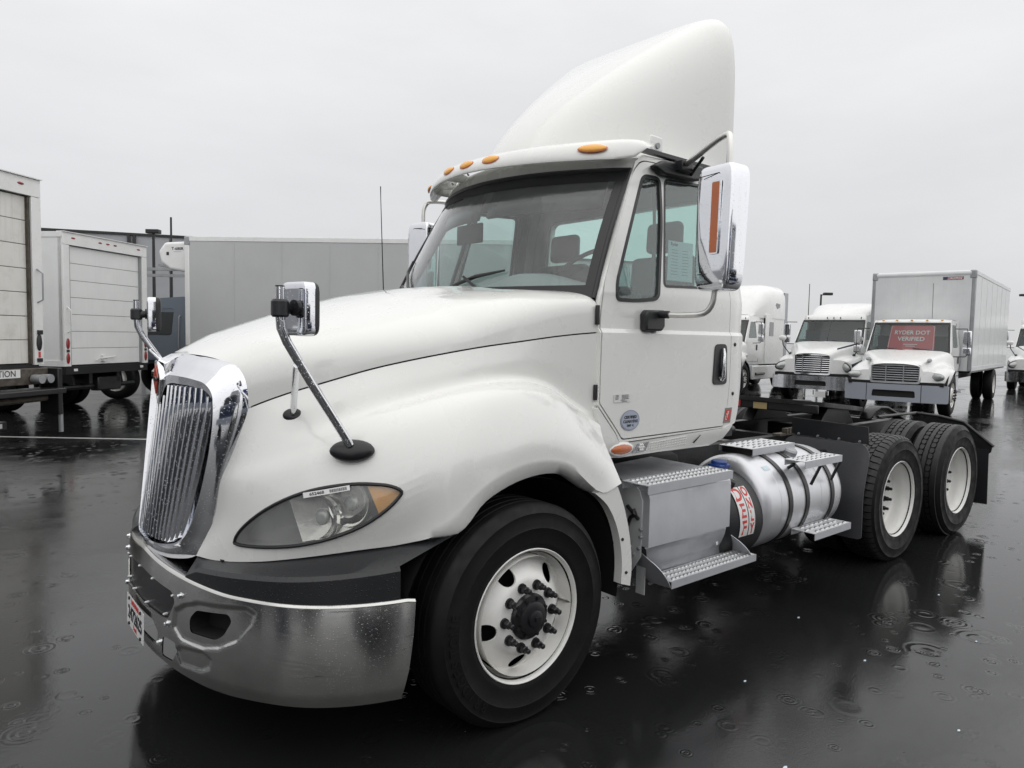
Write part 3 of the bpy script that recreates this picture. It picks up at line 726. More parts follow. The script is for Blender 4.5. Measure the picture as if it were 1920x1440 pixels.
# ================================================================ wheels
TW = Matrix.Rotation(R(90), 4, 'X')            # lathe axis z -> world -y (outwards on the near side)
def flatten_tyre(mb, zc):
    for v in mb.v:
        lo = -zc+.0015
        if v.z < lo: v.z = lo-(lo-v.z)*.02
    return mb
def tyre_mb(kind, zc, RR=.515, letters=None, a_off=0.0):
    k = RR/.515
    out = [(.288,-.020),(.300,-.006),(.312,.004),(.325,.006),(.333,.009),(.34,.008),(.372,.017),(.40,.021),(.405,.024),(.41,.0215),(.44,.0195),(.468,.013),(.472,.015),(.476,.010),(.492,-.003),(.503,-.014)]
    W_ = .262
    inn = [(r, -W_-h-.012) for r, h in out[::-1]]
    if kind == 'steer':
        tread = [(.512,-.026),(.514,-.034)]
        for g0 in (-.062, -.105, -.160, -.203): tread += [(.515, g0), (.503, g0-.003), (.503, g0-.010), (.515, g0-.013)]
        tread += [(.514,-.236),(.512,-.244)]
    else:
        tread = [(.5045,-.02),(.5045,-.25)]
    mb = MB(); prof = out+tread+inn
    mb.lathe([(r*k, h) for r, h in prof], 96)
    lug = MB()
    if kind == 'drive':      # wide interlocking lugs over the whole tread
        n = 56
        for i in range(n):
            for j, (h0, h1, sh, ph) in enumerate([(-.018,-.072,.010,0),(-.078,-.112,-.012,.5),(-.118,-.152,.012,0),(-.158,-.192,-.012,.5),(-.198,-.252,.010,0)]):
                a = 2*math.pi*(i+ph+a_off)/n; w = 2*math.pi/n*(.80 if j in (0, 4) else .76)
                pts = []
                for (da, h) in ((-w/2+sh, h0), (w/2+sh, h0), (w/2+.008, (h0+h1)/2), (w/2-sh, h1), (-w/2-sh, h1), (-w/2+.008, (h0+h1)/2)): pts.append((a+da, h))
                lo = [Vector((math.cos(t)*.502*k, math.sin(t)*.502*k, h)) for t, h in pts]
                hi = [Vector((math.cos(t)*(.5155 if not((j == 0 and h > -.03) or (j == 4 and h < -.24)) else .509)*k, math.sin(t)*(.5155 if not((j == 0 and h > -.03) or (j == 4 and h < -.24)) else .509)*k, h)) for t, h in pts]
                lug.add(lo+hi, [tuple(range(6, 12))]+[(q, (q+1) % 6, 6+(q+1) % 6, 6+q) for q in range(6)])
                if j == 0: # shoulder cleat running onto the sidewall
                    b = [(a-w/2+sh, .493), (a+w/2+sh, .493)]
                    V = [Vector((math.cos(t)*.509*k, math.sin(t)*.509*k, -.018)) for t, _ in b]+[Vector((math.cos(t)*.491*k, math.sin(t)*.491*k, .0005)) for t, _ in b]+[Vector((math.cos(t)*.480*k, math.sin(t)*.480*k, -.02)) for t, _ in b]
                    lug.add(V, [(0, 1, 3, 2), (0, 2, 4), (1, 5, 3)])
    if kind == 'rib':        # solid shoulder and centre ribs, two rows of rounded blocks between
        for h0, h1 in ((-.016,-.068),(-.113,-.157),(-.202,-.254)):
            n = 112; rows = [[], [], [], []]
            for i in range(n+1):
                a = 2*math.pi*i/n; z = (i % 2)*.004
                d0 = 0 if h0 == -.016 else z; d1 = 0 if h1 == -.254 else z
                for q, (r, h) in enumerate(((.502, h0-d0), (.5155, h0-.003-d0), (.5155, h1+.003+d1), (.502, h1+d1))):
                    rows[q].append(Vector((math.cos(a)*r*k, math.sin(a)*r*k, h)))
            lug.grid(rows)
        n = 56
        for i in range(n):
            for h0, h1, ph in ((-.073,-.108,0),(-.162,-.197,.5)):
                a = 2*math.pi*(i+ph+a_off)/n; w = 2*math.pi/n*.84; hm = (h0+h1)/2; q = w*.5
                pts = [(a-q*.55, h0), (a+q*.55, h0), (a+q, h0-.009), (a+q, h1+.009), (a+q*.55, h1), (a-q*.55, h1), (a-q, h1+.009), (a-q, h0-.009)]
                lo = [Vector((math.cos(t)*.502*k, math.sin(t)*.502*k, h)) for t, h in pts]; hi = [Vector((math.cos(t)*.5155*k, math.sin(t)*.5155*k, h)) for t, h in pts]
                lug.add(lo+hi, [tuple(range(8, 16))]+[(u, (u+1) % 8, 8+(u+1) % 8, 8+u) for u in range(8)])
    mb.v = [TW @ v for v in mb.v]; lug.v = [TW @ v for v in lug.v]
    flatten_tyre(mb, zc); flatten_tyre(lug, zc)
    return mb, lug
def side_letters(txt, rad, a_c, size, zc, up=True, h=.021, bold=.0012, gap=1.0):
    """raised letters around the sidewall; a_c = angle of the middle (0 = rear, 90 = top)"""
    mb = MB(); n = len(txt); step = size*.80*gap/rad
    for i, ch in enumerate(txt):
        if ch == ' ': continue
        a = R(a_c)-(i-(n-1)/2)*step
        t = text_mb(ch, size, .0016, 'CENTER', bold)
        rot = a-math.pi/2
        for v in t.v:
            x, y = v.x, v.y; X = x*math.cos(rot)-y*math.sin(rot)+rad*math.cos(a); Z = x*math.sin(rot)+y*math.cos(rot)+rad*math.sin(a)
            mb.v.append(Vector((X, -(h+.001+v.z), Z)))
        o = len(mb.v)-len(t.v); mb.f += [[q+o for q in f] for f in t.f]; mb.m += [0]*len(t.f)
    return mb
def front_rim_mb():
    mb = MB()
    mb.lathe([(.288,-.022),(.300,-.010),(.3075,.001),(.3095,.005),(.306,.0085),(.3005,.005),(.295,-.006),(.291,-.03),(.287,-.048),(.281,-.066),(.272,-.072)], 72)
    rr = [(.272,-.072),(.262,-.071),(.25,-.064),(.235,-.051),(.215,-.033),(.195,-.016),(.18,-.005),(.168,.001),(.15,.003),(.105,.003)]
    def hr(r):
        for (a, ha), (b, hb) in zip(rr, rr[1:]):
            if b <= r <= a: return hb+(ha-hb)*(r-b)/(a-b)
        return rr[-1][1]
    holes = []
    for k in range(5):
        a = R(119+72*k) % (2*math.pi); hole = []
        for j in range(20):
            t = 2*math.pi*j/20; x = .218*math.cos(a)+.041*math.cos(t); y = .218*math.sin(a)+.041*math.sin(t)
            th = math.atan2(y, x) % (2*math.pi); hole.append((th, math.hypot(x, y)))
        holes.append(hole)
    d = panel([(0, .105), (2*math.pi, .105), (2*math.pi, .272), (0, .272)], holes, lambda u, v, dd: (v*math.cos(u), v*math.sin(u), hr(v)-dd), .010,
              frange(0, 2*math.pi, 72)[1:-1], [r for r, _ in rr[1:-1]])
    mb.join(d)
    mb.v = [TW @ v for v in mb.v]; return mb
def lug_nut_mb():
    mb = MB(); mb.tube([(0, 0, 0), (0, -.010, 0)], [.0245, .023], 14); mb.tube([(0, -.010, 0), (0, -.034, 0), (0, -.038, 0)], [.0185, .0185, .014], 6)
    mb.tube([(0, -.036, 0), (0, -.058, 0), (0, -.062, 0)], [.0125, .012, .008], 10); return mb
NUT = lug_nut_mb().mesh('lug_nut', M['black_s'])
def front_wheel(x, y, z, near=True):
    w = bpy.data.objects.new('wheel', front_rim_mb().mesh('rim', M['rimw'], 40)); COL.objects.link(w); w.parent = TK
    w.location = (x, y, z); w.rotation_euler = (0, 0, 0 if near else math.pi)
    t, l = tyre_mb('steer', z)
    if near:
        t.join(side_letters('BRIDGESTONE', .425, 196, .062, z, h=.0205, gap=1.02)).join(side_letters('R250', .43, 20, .040, z, h=.0200)) if False else t.join(side_letters('BRIDGESTONE', .425, 200, .060, z, h=.0205, gap=1.0))
    t.build('tyre', M['rubber'], w, ang=40)
    hb = MB(); hb.lathe([(.106,-.01),(.106,.012),(.098,.022),(.078,.026),(.074,.040),(.060,.046),(.040,.047),(.039,.058),(.030,.062),(.0,.063)], 40, TW)
    for k in range(8):
        a = R(22+45*k); c = Vector((.088*math.cos(a), -.022, .088*math.sin(a))); hb.tube([c, c+Vector((0, -.012, 0))], .008, 8)
    hb.box((-.012, -.072, -.006), (.012, -.058, .012)); hb.build('hub', M['black_s'], w, ang=30)
    for k in range(10):
        a = R(36*k); o = bpy.data.objects.new('lug_nut', NUT); COL.objects.link(o); o.parent = w; o.location = (.143*math.cos(a), -.003, .143*math.sin(a))
    return w
front_wheel(0, -1.206, .4955); front_wheel(0, 1.206, .4955, False)
def rear_rim_mb(nuts=True):
    mb = MB()
    mb.lathe([(.288,-.022),(.300,-.010),(.3075,.001),(.3095,.005),(.306,.0085),(.3005,.005),(.296,-.006),(.291,-.025),(.284,-.045),(.274,-.07),(.270,-.10),(.270,-.135),(.262,-.150),(.25,-.156),(.2,-.163),(.15,-.165),(.11,-.165)], 72)
    mb.lathe([(.11,-.165),(.11,-.18),(.0,-.18)], 24)
    mb.v = [TW @ v for v in mb.v]; return mb
def rear_wheel(x, y, z, near, kind, a_off=0.0, nuts=True, parent=None):
    w = bpy.data.objects.new('wheel', rear_rim_mb().mesh('rim', M['rimw'], 40)); COL.objects.link(w); w.parent = parent or TK
    w.location = (x, y, z); w.rotation_euler = (0, 0, 0 if near else math.pi)
    t, l = tyre_mb(kind, z, a_off=a_off); t.build('tyre', M['rubber'], w, ang=40)
    l.build('tread_blocks', M['lug'], w, ang=30, kind='stuff')
    if nuts:
        MB().lathe([(.085,-.165),(.085,-.155),(.075,-.148),(.0,-.146)], 32, TW).build('hub', M['frame'], w)
        for k in range(10):
            a = R(36*k+18); o = bpy.data.objects.new('lug_nut', NUT); COL.objects.link(o); o.parent = w; o.location = (.143*math.cos(a), .165, .143*math.sin(a))
    return w
X1, X2, ZR = 4.022, 5.3515, .5043
for sg in (-1, 1):
    for X, kd, ao in ((X1, 'drive', .2), (X2, 'rib', .35)):
        rear_wheel(X, sg*1.2035, ZR, sg < 0, kd, ao); rear_wheel(X, sg*.865, ZR, sg > 0 if False else sg < 0, kd, ao+.3, nuts=False)
M['satin'] = pmat('satin_steel_tube', (.72, .71, .68), .28, .85, 0, drops=.3, dscale=150, cover=.3)
# ================================================================ cab
def sy(z):
    if z < 1.30: return 1.045-.0*(1.30-z)
    if z < 1.79: return 1.045
    if z < 1.812: return 1.045-(z-1.79)/.022*.015
    if z < 2.0: return 1.03
    return 1.03-(z-2.0)*.19
def side_map(off, sg):
    def f(u, v, d):
        y = sy(v)+off-d
        y -= .035*max(0, (u-1.80)/.17)**2            # the rear corner turns in
        return (u, -sg*y, v)
    return f
SIDE = [(.602,1.415),(.604,1.86),(.612,1.975),(1.022,2.752),(1.10,2.80),(1.95,2.83),(1.976,2.6),(1.982,2.0),(1.975,1.66),(1.958,1.47),(1.92,1.325),(1.88,1.245),(1.80,1.222),(.78,1.205),(.745,1.262)]
DOOR = rpoly([(.612,1.425),(.616,1.87),(.640,2.03),(.985,2.685),(1.075,2.765),(1.745,2.79),(1.782,2.72),(1.790,2.08),(1.788,1.47),(1.765,1.32),(1.742,1.232),(.795,1.222),(.752,1.275)],
             [.01,.05,.05,.06,.05,.05,.05,.05,.1,.1,.02,.02,.02])
VENT = rpoly([(.722,1.955),(.735,2.055),(1.065,2.69),(1.232,2.692),(1.205,2.44),(1.088,1.975),(.90,1.955)], [.05,.06,.055,.05,.2,.05,.2], 5)
WIN2 = rpoly([(1.135,2.052),(1.262,2.692),(1.690,2.712),(1.712,2.07)], [.04,.04,.05,.05], 4)
def shrink(P, k):
    n = len(P); out = []
    A = sum(P[i][0]*P[(i+1) % n][1]-P[(i+1) % n][0]*P[i][1] for i in range(n)); sg = 1 if A > 0 else -1
    for i in range(n):
        a = Vector(P[i-1]); b = Vector(P[i]); c = Vector(P[(i+1) % n])
        d = (c-a).normalized(); nrm = Vector((-d.y, d.x))*sg; q = b+nrm*k; out.append((q.x, q.y))
    return out
ZC = [1.30,1.4,1.5,1.6,1.7,1.782,1.79,1.80,1.812,1.82,1.9,2.0,2.1,2.2,2.3,2.4,2.5,2.6,2.7]
XC = [.8,1.0,1.2,1.4,1.6,1.8,1.84,1.88,1.92,1.95]
cabp = None
for sg in (1, -1):
    sp = panel(SIDE, [shrink(DOOR, -.004)], side_map(0, sg), .03, XC, ZC).build('cab_side', M['paint'], TK, ang=25)
    dp = panel(shrink(DOOR, .003), [VENT, WIN2], side_map(.002, sg), .03, XC, ZC).build('door', M['paint'], TK, ang=25, bevel=.003)
    # dark door-gap backing, kept clear of the windows
    panel(shrink(DOOR, -.012), [shrink(DOOR, .03)], side_map(-.034, sg), .005, XC, ZC).build('door_seal', M['pit'], dp)
    panel(shrink(DOOR, .02), [shrink(VENT, -.004), shrink(WIN2, -.004)], side_map(-.05, sg), .02, XC, ZC).build('door_trim', M['interior_d'], dp)
    for P_, nm in ((VENT, 'vent_window'), (WIN2, 'side_window')):
        panel(P_, [shrink(P_, .020 if nm == 'vent_window' else .014)], side_map(.005, sg), .02, XC, ZC).build(nm+'_seal', M['black_s'], dp, bevel=.002)
        panel(shrink(P_, .012), [], side_map(-.006, sg), .003, XC, ZC).build(nm, M['glass_side'], dp, ang=60)
    # latch handle in a black recessed plate
    H = rpoly([(1.600,1.492),(1.615,1.738),(1.738,1.740),(1.750,1.492)], .035, 5)
    hp = panel(H, [], side_map(.008, sg), .006, (), ()).build('handle_plate', M['black_s'], dp, bevel=.003)
    hh = MB(); Y = lambda o: -sg*(1.045+o)
    hh.tube([(1.688, Y(.010), 1.53), (1.685, Y(.022), 1.535), (1.683, Y(.026), 1.60), (1.686, Y(.024), 1.68), (1.690, Y(.018), 1.712)], [.020, .016, .014, .011, .006], 12)
    hh.build('door_handle', M['chrome_s'], dp)
    MB().cyl((1.690, Y(.006), 1.530), (1.690, Y(.014), 1.530), .018, 16).build('door_lock', M['chrome_s'], dp)
    for (u, v) in ((1.835, 1.737), (1.830, 1.431)):
        MB().tube([(u, -sg*(sy(v)-.02), v), (u, -sg*(sy(v)+.002), v), (u, -sg*(sy(v)+.006), v)], [.012, .012, .006], 10).build('side_bolt', M['frame'], TK)
    for z0, z1 in ((1.83, 1.93), (1.44, 1.52)):
        MB().box((.585, -sg*1.03-.008, z0), (.606, -sg*1.03+.008, z1)).build('door_hinge', M['frame'], TK, bevel=.003)
    # rocker panel below the door
    RK = [(.586,1.398),(.600,1.402),(.738,1.255),(.778,1.197),(1.74,1.219),(1.80,1.236),(1.835,1.232),(1.755,1.155),(1.62,1.118),(1.185,1.123),(.80,1.120),(.700,1.130),(.64,1.24)]
    def rmap(u, v, d, sg=sg):
        return (u, -sg*(1.048-.02*max(0, (1.20-v)/.08)-d), v)
    rk = panel(RK, [], rmap, .035, frange(.62, 1.8, 14), [1.13,1.15,1.17,1.19,1.21,1.3]).build('rocker_panel', M['paint'], TK, ang=30, bevel=.004)
    g2 = MB()      # moulded grip pattern: rows of small lozenges
    for i in range(24):
        for j in range(4):
            u = 1.03+i*.0146+(j % 2)*.007; v = 1.139+j*.0145+(u-1.03)*.04
            if u < 1.37: g2.prism([(u-.0055, -sg*(1.048-.02*max(0, (1.20-v)/.08)), v), (u, -sg*(1.048-.02*max(0, (1.20-v)/.08)), v-.0055), (u+.0055, -sg*(1.048-.02*max(0, (1.20-v)/.08)), v), (u, -sg*(1.048-.02*max(0, (1.20-v)/.08)), v+.0055)], (0, -sg*.0035, 0))
    g2.build('grip_pattern', M['paint'], rk, kind='stuff')
    tl = MB(); tl.ball((.797, -sg*1.040, 1.168), 1, 20, 10, (.092, .022, .033)); tl.build('turn_lamp', M['amber_d'], rk)
    MB().ball((.80, -sg*1.036, 1.168), 1, 20, 10, (.104, .022, .042)).build('turn_lamp_bezel', M['paint'], rk)
    l2 = panel(rpoly([(.890,1.137),(.912,1.190),(1.018,1.194),(1.002,1.141)], .006, 3), [], lambda u, v, d, sg=sg: (u, -sg*(1.052-.015*max(0, (1.20-v)/.08)-d), v), .01).build('marker_lamp', M['chrome_s'], rk, bevel=.002)
    for k in range(7):
        a = R(60*k); q = .016 if k < 6 else 0
        MB().ball((.955+q*math.cos(a), -sg*1.048, 1.166+q*math.sin(a)), .0085, 10, 6).build('lamp_diode', M['white_s'], l2)
    MB().add([(1.435,-sg*1.052,1.150),(1.50,-sg*1.052,1.195),(1.505,-sg*1.040,1.197),(1.445,-sg*1.030,1.152)], [(0,1,2,3)]).build('rocker_scoop', M['pit'], rk)
# near-side stickers
def dmap(u0, v0, off=.006, s=1.0, rot=0.0):
    def f(x, y, z): 
        c, q = math.cos(rot), math.sin(rot); X = x*c-y*q; Yy = x*q+y*c
        return (u0+X, -(sy(v0+Yy)+off+z), v0+Yy)
    return f
def plate2d(poly, fn, name, mat, parent, th=.0008):
    return panel(poly, [], lambda u, v, d: fn(u, v, -d), th).build(name, mat, parent)
NDOOR = [o for o in TK.children if o.name.startswith('door') and not o.name.startswith('door_')][0]
f_ = dmap(.852, 1.322)
circ = lambda r, n=36, sx=1.0: [(r*sx*math.cos(2*math.pi*i/n), r*math.sin(2*math.pi*i/n)) for i in range(n)]
cs = plate2d(circ(.056, 36, 1.38), f_, 'round_sticker', M['grey_s'], NDOOR)
plate2d(circ(.050, 36, 1.38), dmap(.852, 1.322, .0072), 'sticker_field', pmat('sticker_pale', (.42, .46, .56), .4), cs)
for t, s, dy in (('CERTIFIED', .021, .017), ('CLEAN IDLE', .021, -.006), ('2007  C', .016, -.028)):
    ontext(t, s, lambda x, y, z, dy=dy: dmap(.852, 1.322, .0085)(x, y+dy, z), 'sticker_lettering', M['ink'], cs, .0006, 1.05, .0003)
tx = plate2d([(-.065,-.022),(.065,-.022),(.065,.022),(-.065,.022)], dmap(.783, 1.445), 'small_label', M['white_s'], NDOOR)
rnd = random.Random(3)
for k in range(6):
    for (a, b) in ((-.055, -.025), (-.005, .055)):
        y0 = .015-.0065*k
        if k in (4, 5): a, b = -.055+.01*k, .05-.01*(6-k)
        plate2d([(a, y0-.0012), (b-rnd.random()*.012, y0-.0012), (b-rnd.random()*.012, y0+.0012), (a, y0+.0012)], dmap(.783, 1.445, .0072), 'print_line', M['ink'], tx)
bd = plate2d([(-.046,-.047),(.034,-.047),(.050,.047),(-.026,.047)], dmap(1.775, 1.297, .003), 'badge', pmat('badge_grey', (.23, .23, .21), .4), TK)
b2 = plate2d([(-.030,-.032),(.024,-.032),(.036,.034),(-.016,.034)], dmap(1.775, 1.297, .0045), 'badge_field', M['redink'], bd)
for t, dx, dz in (('F', .012, .010), ('T', .002, -.006), ('L', -.010, -.020)):
    ontext(t, .034, lambda x, y, z, dx=dx, dz=dz: dmap(1.772, 1.300, .0058)(x+dx-.004, y+dz*.9, z), 'badge_letter', M['white_s'], bd, .0012)

# windscreen
def ws(u, v, off=0.0):
    w = .995-.112*v; z = 1.965+.735*v
    x = (.345+.26*u*u)*(1-v)+(.655+.335*u*u)*v-.018*math.sin(math.pi*v)
    return Vector((x-off, u*w, z+off*.3))
US = frange(-1, 1, 28); VS = frange(0, 1, 12)
wsc = MB().grid([[ws(u, v) for u in US] for v in VS]).build('windscreen', M['glass'], TK, ang=60)
fr2 = MB(); e_ = .004
ub = .945; vb, vt = .095, .905
def ring(o, i):   # frit band between two (u0,u1,v0,v1) rectangles
    (a0, a1, b0, b1), (c0, c1, d0, d1) = o, i
    L = 24
    def side(P, Q): return [[ws(*P(t), e_) for t in frange(0, 1, L)], [ws(*Q(t), e_) for t in frange(0, 1, L)]]
    fr2.grid(side(lambda t: (a0+(a1-a0)*t, b0), lambda t: (c0+(c1-c0)*t, d0)))
    fr2.grid(side(lambda t: (a0+(a1-a0)*t, b1), lambda t: (c0+(c1-c0)*t, d1)), True)
    fr2.grid(side(lambda t: (a0, b0+(b1-b0)*t), lambda t: (c0, d0+(d1-d0)*t)), True)
    fr2.grid(side(lambda t: (a1, b0+(b1-b0)*t), lambda t: (c1, d0+(d1-d0)*t)))
ring((-1, 1, 0, 1), (-ub, ub, vb, vt)); fr2.build('windscreen_frit', M['black_s'], wsc, ang=40)
sl = MB()
edge = [ws(-1, v) for v in VS]+[ws(u, 1) for u in US[1:]]+[ws(1, v) for v in VS[::-1][1:]]
sl.tube([p+Vector((-.004, 0, .0)) for p in edge], .013, 6); sl.build('windscreen_seal', M['black_s'], wsc)
# wiper
def wsp(x, y, z): return Vector((x, y, z))
wp = MB(); a = ws(-.34, .085, .03); b = ws(-.14, .20, .028); 
wp.tube([ws(-.36, -.01, .03), ws(-.34, .06, .04), ws(-.20, .165, .045)], [.012, .011, .008], 8); wpo = wp.build('wiper_arm', M['black_s'], TK)
MB().tube([ws(-.02, .075, .018), ws(-.15, .13, .022), ws(-.28, .175, .022), ws(-.47, .215, .016)], [.006, .012, .012, .006], 8).build('wiper_blade', M['black_s'], wpo)
w2 = MB(); w2.tube([ws(.50, -.01, .03), ws(.50, .06, .04), ws(.62, .14, .045)], [.012, .011, .008], 8); w2o = w2.build('wiper_arm', M['black_s'], TK)
MB().tube([ws(.40, .075, .018), ws(.55, .14, .022), ws(.80, .30, .02), ws(.88, .42, .016)], [.006, .010, .010, .006], 8).build('wiper_blade', M['black_s'], w2o)
# roof
rows = []
for k, (dx, z) in enumerate([(-.025, 2.697), (-.012, 2.745), (.03, 2.80), (.10, 2.84), (.25, 2.865), (.6, 2.88), (9, 2.88)]):
    row = []
    for u in frange(-1, 1, 28):
        x = (.672+.338*u*u)+dx if dx < 5 else 1.955
        w = .888-.012*(k/6)
        z1 = z-(.012+.03*(k > 2))*abs(u)**3-.02*max(0, abs(u)-.93)/.07
        row.append(Vector((min(x, 1.955), u*w, z1)))
    rows.append(row)
MB().grid(rows).build('roof', M['paint'], TK, ang=50)
for u in (-.75, -.42, -.1, .25, .6):
    p = Vector((.672+.338*u*u+.0, u*.888, 2.79)); MB().tube([p, p+Vector((-.012, 0, .01))], [.007, .005], 8).build('roof_rivet', M['galv'], TK)
# rear wall with window, floor, firewall, interior
RW = [(-.97,1.2),(.97,1.2),(1.0,1.9),(.90,2.6),(.86,2.83),(-.86,2.83),(-.90,2.6),(-1.0,1.9)]
WN = rpoly([(-.78,2.06),(.78,2.06),(.72,2.66),(-.72,2.66)], .06, 4)
rw = panel(RW, [WN], lambda u, v, d: (1.95-d, u, v), .05).build('rear_wall', M['paint'], TK, bevel=.004)
panel(shrink(WN, -.005), [], lambda u, v, d: (1.92-d, u, v), .004).build('rear_window', M['glass_rear'], rw)
panel([(x*.985, z) for x, z in RW], [shrink(WN, -.01)], lambda u, v, d: (1.895-d, u, v), .01).build('rear_trim', M['interior'], rw)
it = MB(); it.box((.62, -.98, 1.15), (1.94, .98, 1.20)); it.box((.60, -.98, 1.2), (.66, .98, 1.95)); it.build('cab_floor', M['interior_d'], TK)
hl = MB(); hl.grid([[Vector((.80+.3*abs(u)**2+dx, u*.85, z)) for u in frange(-1, 1, 10)] for dx, z in ((0, 2.70), (.1, 2.76))]+[[Vector((1.9, u*.85, 2.78)) for u in frange(-1, 1, 10)]]); hl.build('headliner', M['black_s'], TK)
for sg in (1, -1):
    a, b = (.06, .86) if sg > 0 else (-.86, -.04)
    mb = MB(); mb.grid([[ws(u, v, -.05-.10*(1-v)*1) for u in frange(a, b, 8)] for v in (.97, .84, .74)]); so = mb.build('sun_visor', M['black_s'], TK)
    sm_ = so.modifiers.new('thick', 'SOLIDIFY'); sm_.thickness = .02
db = MB(); rows = []
for k, (dx, z, f) in enumerate([(.05, 1.99, 1), (.16, 2.035, 1), (.30, 2.045, 1), (.42, 2.02, 1), (.45, 1.80, 1)]):
    rows.append([Vector((.37+.24*u*u+dx, u*.95, z+(.085*math.exp(-((u+.48)/.26)**2) if 0 < k < 4 else 0))) for u in frange(-1, 1, 40)])
db.grid(rows); db.build('dashboard', M['interior'], TK, ang=50)
st = MB(); c = Vector((1.09, -.45, 2.165)); T_ = Matrix.Translation(c) @ Matrix.Rotation(R(-42), 4, 'Y')
st.lathe([(.235+.015*math.cos(2*math.pi*k/8), .015*math.sin(2*math.pi*k/8)) for k in range(9)], 40, T_)
for a in (0, 120, 240): st.tube([T_ @ Vector((.04*math.cos(R(a)), .04*math.sin(R(a)), -.01)), T_ @ Vector((.23*math.cos(R(a)), .23*math.sin(R(a)), 0))], .012, 6)
st.lathe([(.0,.0),(.06,-.002),(.07,-.02),(.0,-.03)], 20, T_); st.cyl(T_ @ Vector((0, 0, -.02)), T_ @ Vector((0, 0, -.35)), .03, 10)
st.build('steering_wheel', M['interior_d'], TK)
for sg in (-1, 1):
    y = .48*sg
    s2 = MB(); s2.box((1.30, y-.25, 1.55), (1.75, y+.25, 1.70)); so = s2.build('seat', M['seat'], TK, bevel=.04, seg=3)
    s3 = MB(); s3.prism([(1.72, y-.25, 1.68), (1.84, y-.25, 1.68), (1.88, y-.24, 2.32), (1.78, y-.24, 2.32)], (0, .5, 0)); s3.build('backrest', M['seat'], so, bevel=.04, seg=3)
    s4 = MB(); s4.prism([(1.775, y-.14, 2.34), (1.87, y-.14, 2.34), (1.885, y-.13, 2.55), (1.80, y-.13, 2.55)], (0, .28, 0)); s4.build('headrest', M['seat'], so, bevel=.04, seg=3)
im = MB(); im.box((1.02, .50, 2.42), (1.04, .80, 2.56)); im.build('inside_mirror', M['interior_d'], TK, bevel=.02, seg=3)
pp = panel([(0, 0), (.235, .0), (.235, .235), (0, .235)], [], lambda u, v, d: (1.205+u+v*.25, -(sy(2.1+v)-.018-d), 2.098+v*1.0), .002).build('window_notice', M['paper'], NDOOR)
def ppm(u0, v0):
    return lambda x, y, z: (1.205+(u0+x)+(v0+y)*.25, -(sy(2.1+v0+y)-.0165+z*0), 2.098+(v0+y))
ontext('Ryder', .028, ppm(.055, .215), 'notice_heading', M['ink'], pp, .0008, 1, 0)
for k in range(9):
    for a in (.03, .13):
        ln = MB(); v0 = .18-.018*k; ln.add([ppm(a, v0)(0, 0, 0), ppm(a, v0)(.055+.02*rnd.random(), 0, 0), ppm(a, v0)(.055, .004, 0), ppm(a, v0)(0, .004, 0)], [(0,1,2,3)]); ln.build('print_line', M['grey_s'], pp)

# -------- roof fairing
def fairing(P=(.80, .20, .863, .725, 2.871, 3.925, .72, .66, .30)):
    x0, w0, w1, pw, h0, h1, ph, e, pe = P; rows = []
    for s in frange(0, 1, 40):
        row = []
        for k in range(61):
            a = math.pi*k/60; c = math.cos(a); q = math.sin(a)
            w = w0+(w1-w0)*s**pw; h = h0+(h1-h0)*s**ph; ee = e+(pe-e)*s
            y = w*math.copysign(abs(c)**ee, c); z = 2.835+(h-2.835)*abs(q)**ee
            # side skirt leans slightly; rear corner rounded
            x = x0+(2.03-x0)*s+(1-s)**2*.35*(y/.9)**2
            t = max(0, (s-.93)/.07); 
            y *= 1-.02*t*t; z -= .012*t*t*abs(q)**.5
            row.append(Vector((x, -y, z)))
        rows.append(row)
    return rows
FR = fairing()
fm = MB().grid(FR)
rear = FR[-1]; fm.grid([rear, [p+Vector((-.004, -p.y*.03, -.012)) for p in rear], [Vector((p.x-.015, p.y*.92, 2.835+(p.z-2.835)*.93)) for p in rear]])
fo = fm.build('roof_fairing', M['paint'], TK, ang=50)
q = MB(); q.box((1.165, -.878, 2.838), (1.275, -.855, 2.93)); q.build('fairing_foot', M['paint'], fo, bevel=.012, seg=3)
MB().cyl((1.22, -.876, 2.872), (1.22, -.888, 2.872), .017, 16).build('fairing_bolt', M['galv'], fo)
MB().box((1.02, -.90, 2.815), (1.95, -.86, 2.836)).build('fairing_gasket', M['black_s'], fo)

# -------- exterior sun visor with marker lamps
vis = MB(); rows = []
sec = [(-.056,-.052),(-.060,-.042),(-.050,-.014),(-.026,.018),(.010,.040),(.06,.050),(.13,.052),(.165,.046),(.17,.038),(.12,.030),(.05,.015),(-.005,-.016),(-.044,-.054)]
def vx(y): return .548+.425*(y/.98)**2
NV = 56
for k in range(NV+1):
    y = -1.0+2.0*k/NV; f = 1.0
    t = max(0, (abs(y)-.86)/.14); f = math.sqrt(max(0.0, 1-t**2.4))*.92+.08
    rows.append([Vector((vx(min(abs(y), .97))+dx*f+.035*t*t, y*.985, 2.795+.012*(abs(y))**2+dz*f*(1+.30*abs(y))-.004)) for dx, dz in sec])
vis.grid(rows, closed=True); vis.add(rows[0], [list(range(len(sec)))]); vis.add(rows[-1], [list(range(len(sec)))[::-1]])
vo = vis.build('sun_shade', M['paint'], TK, ang=50)
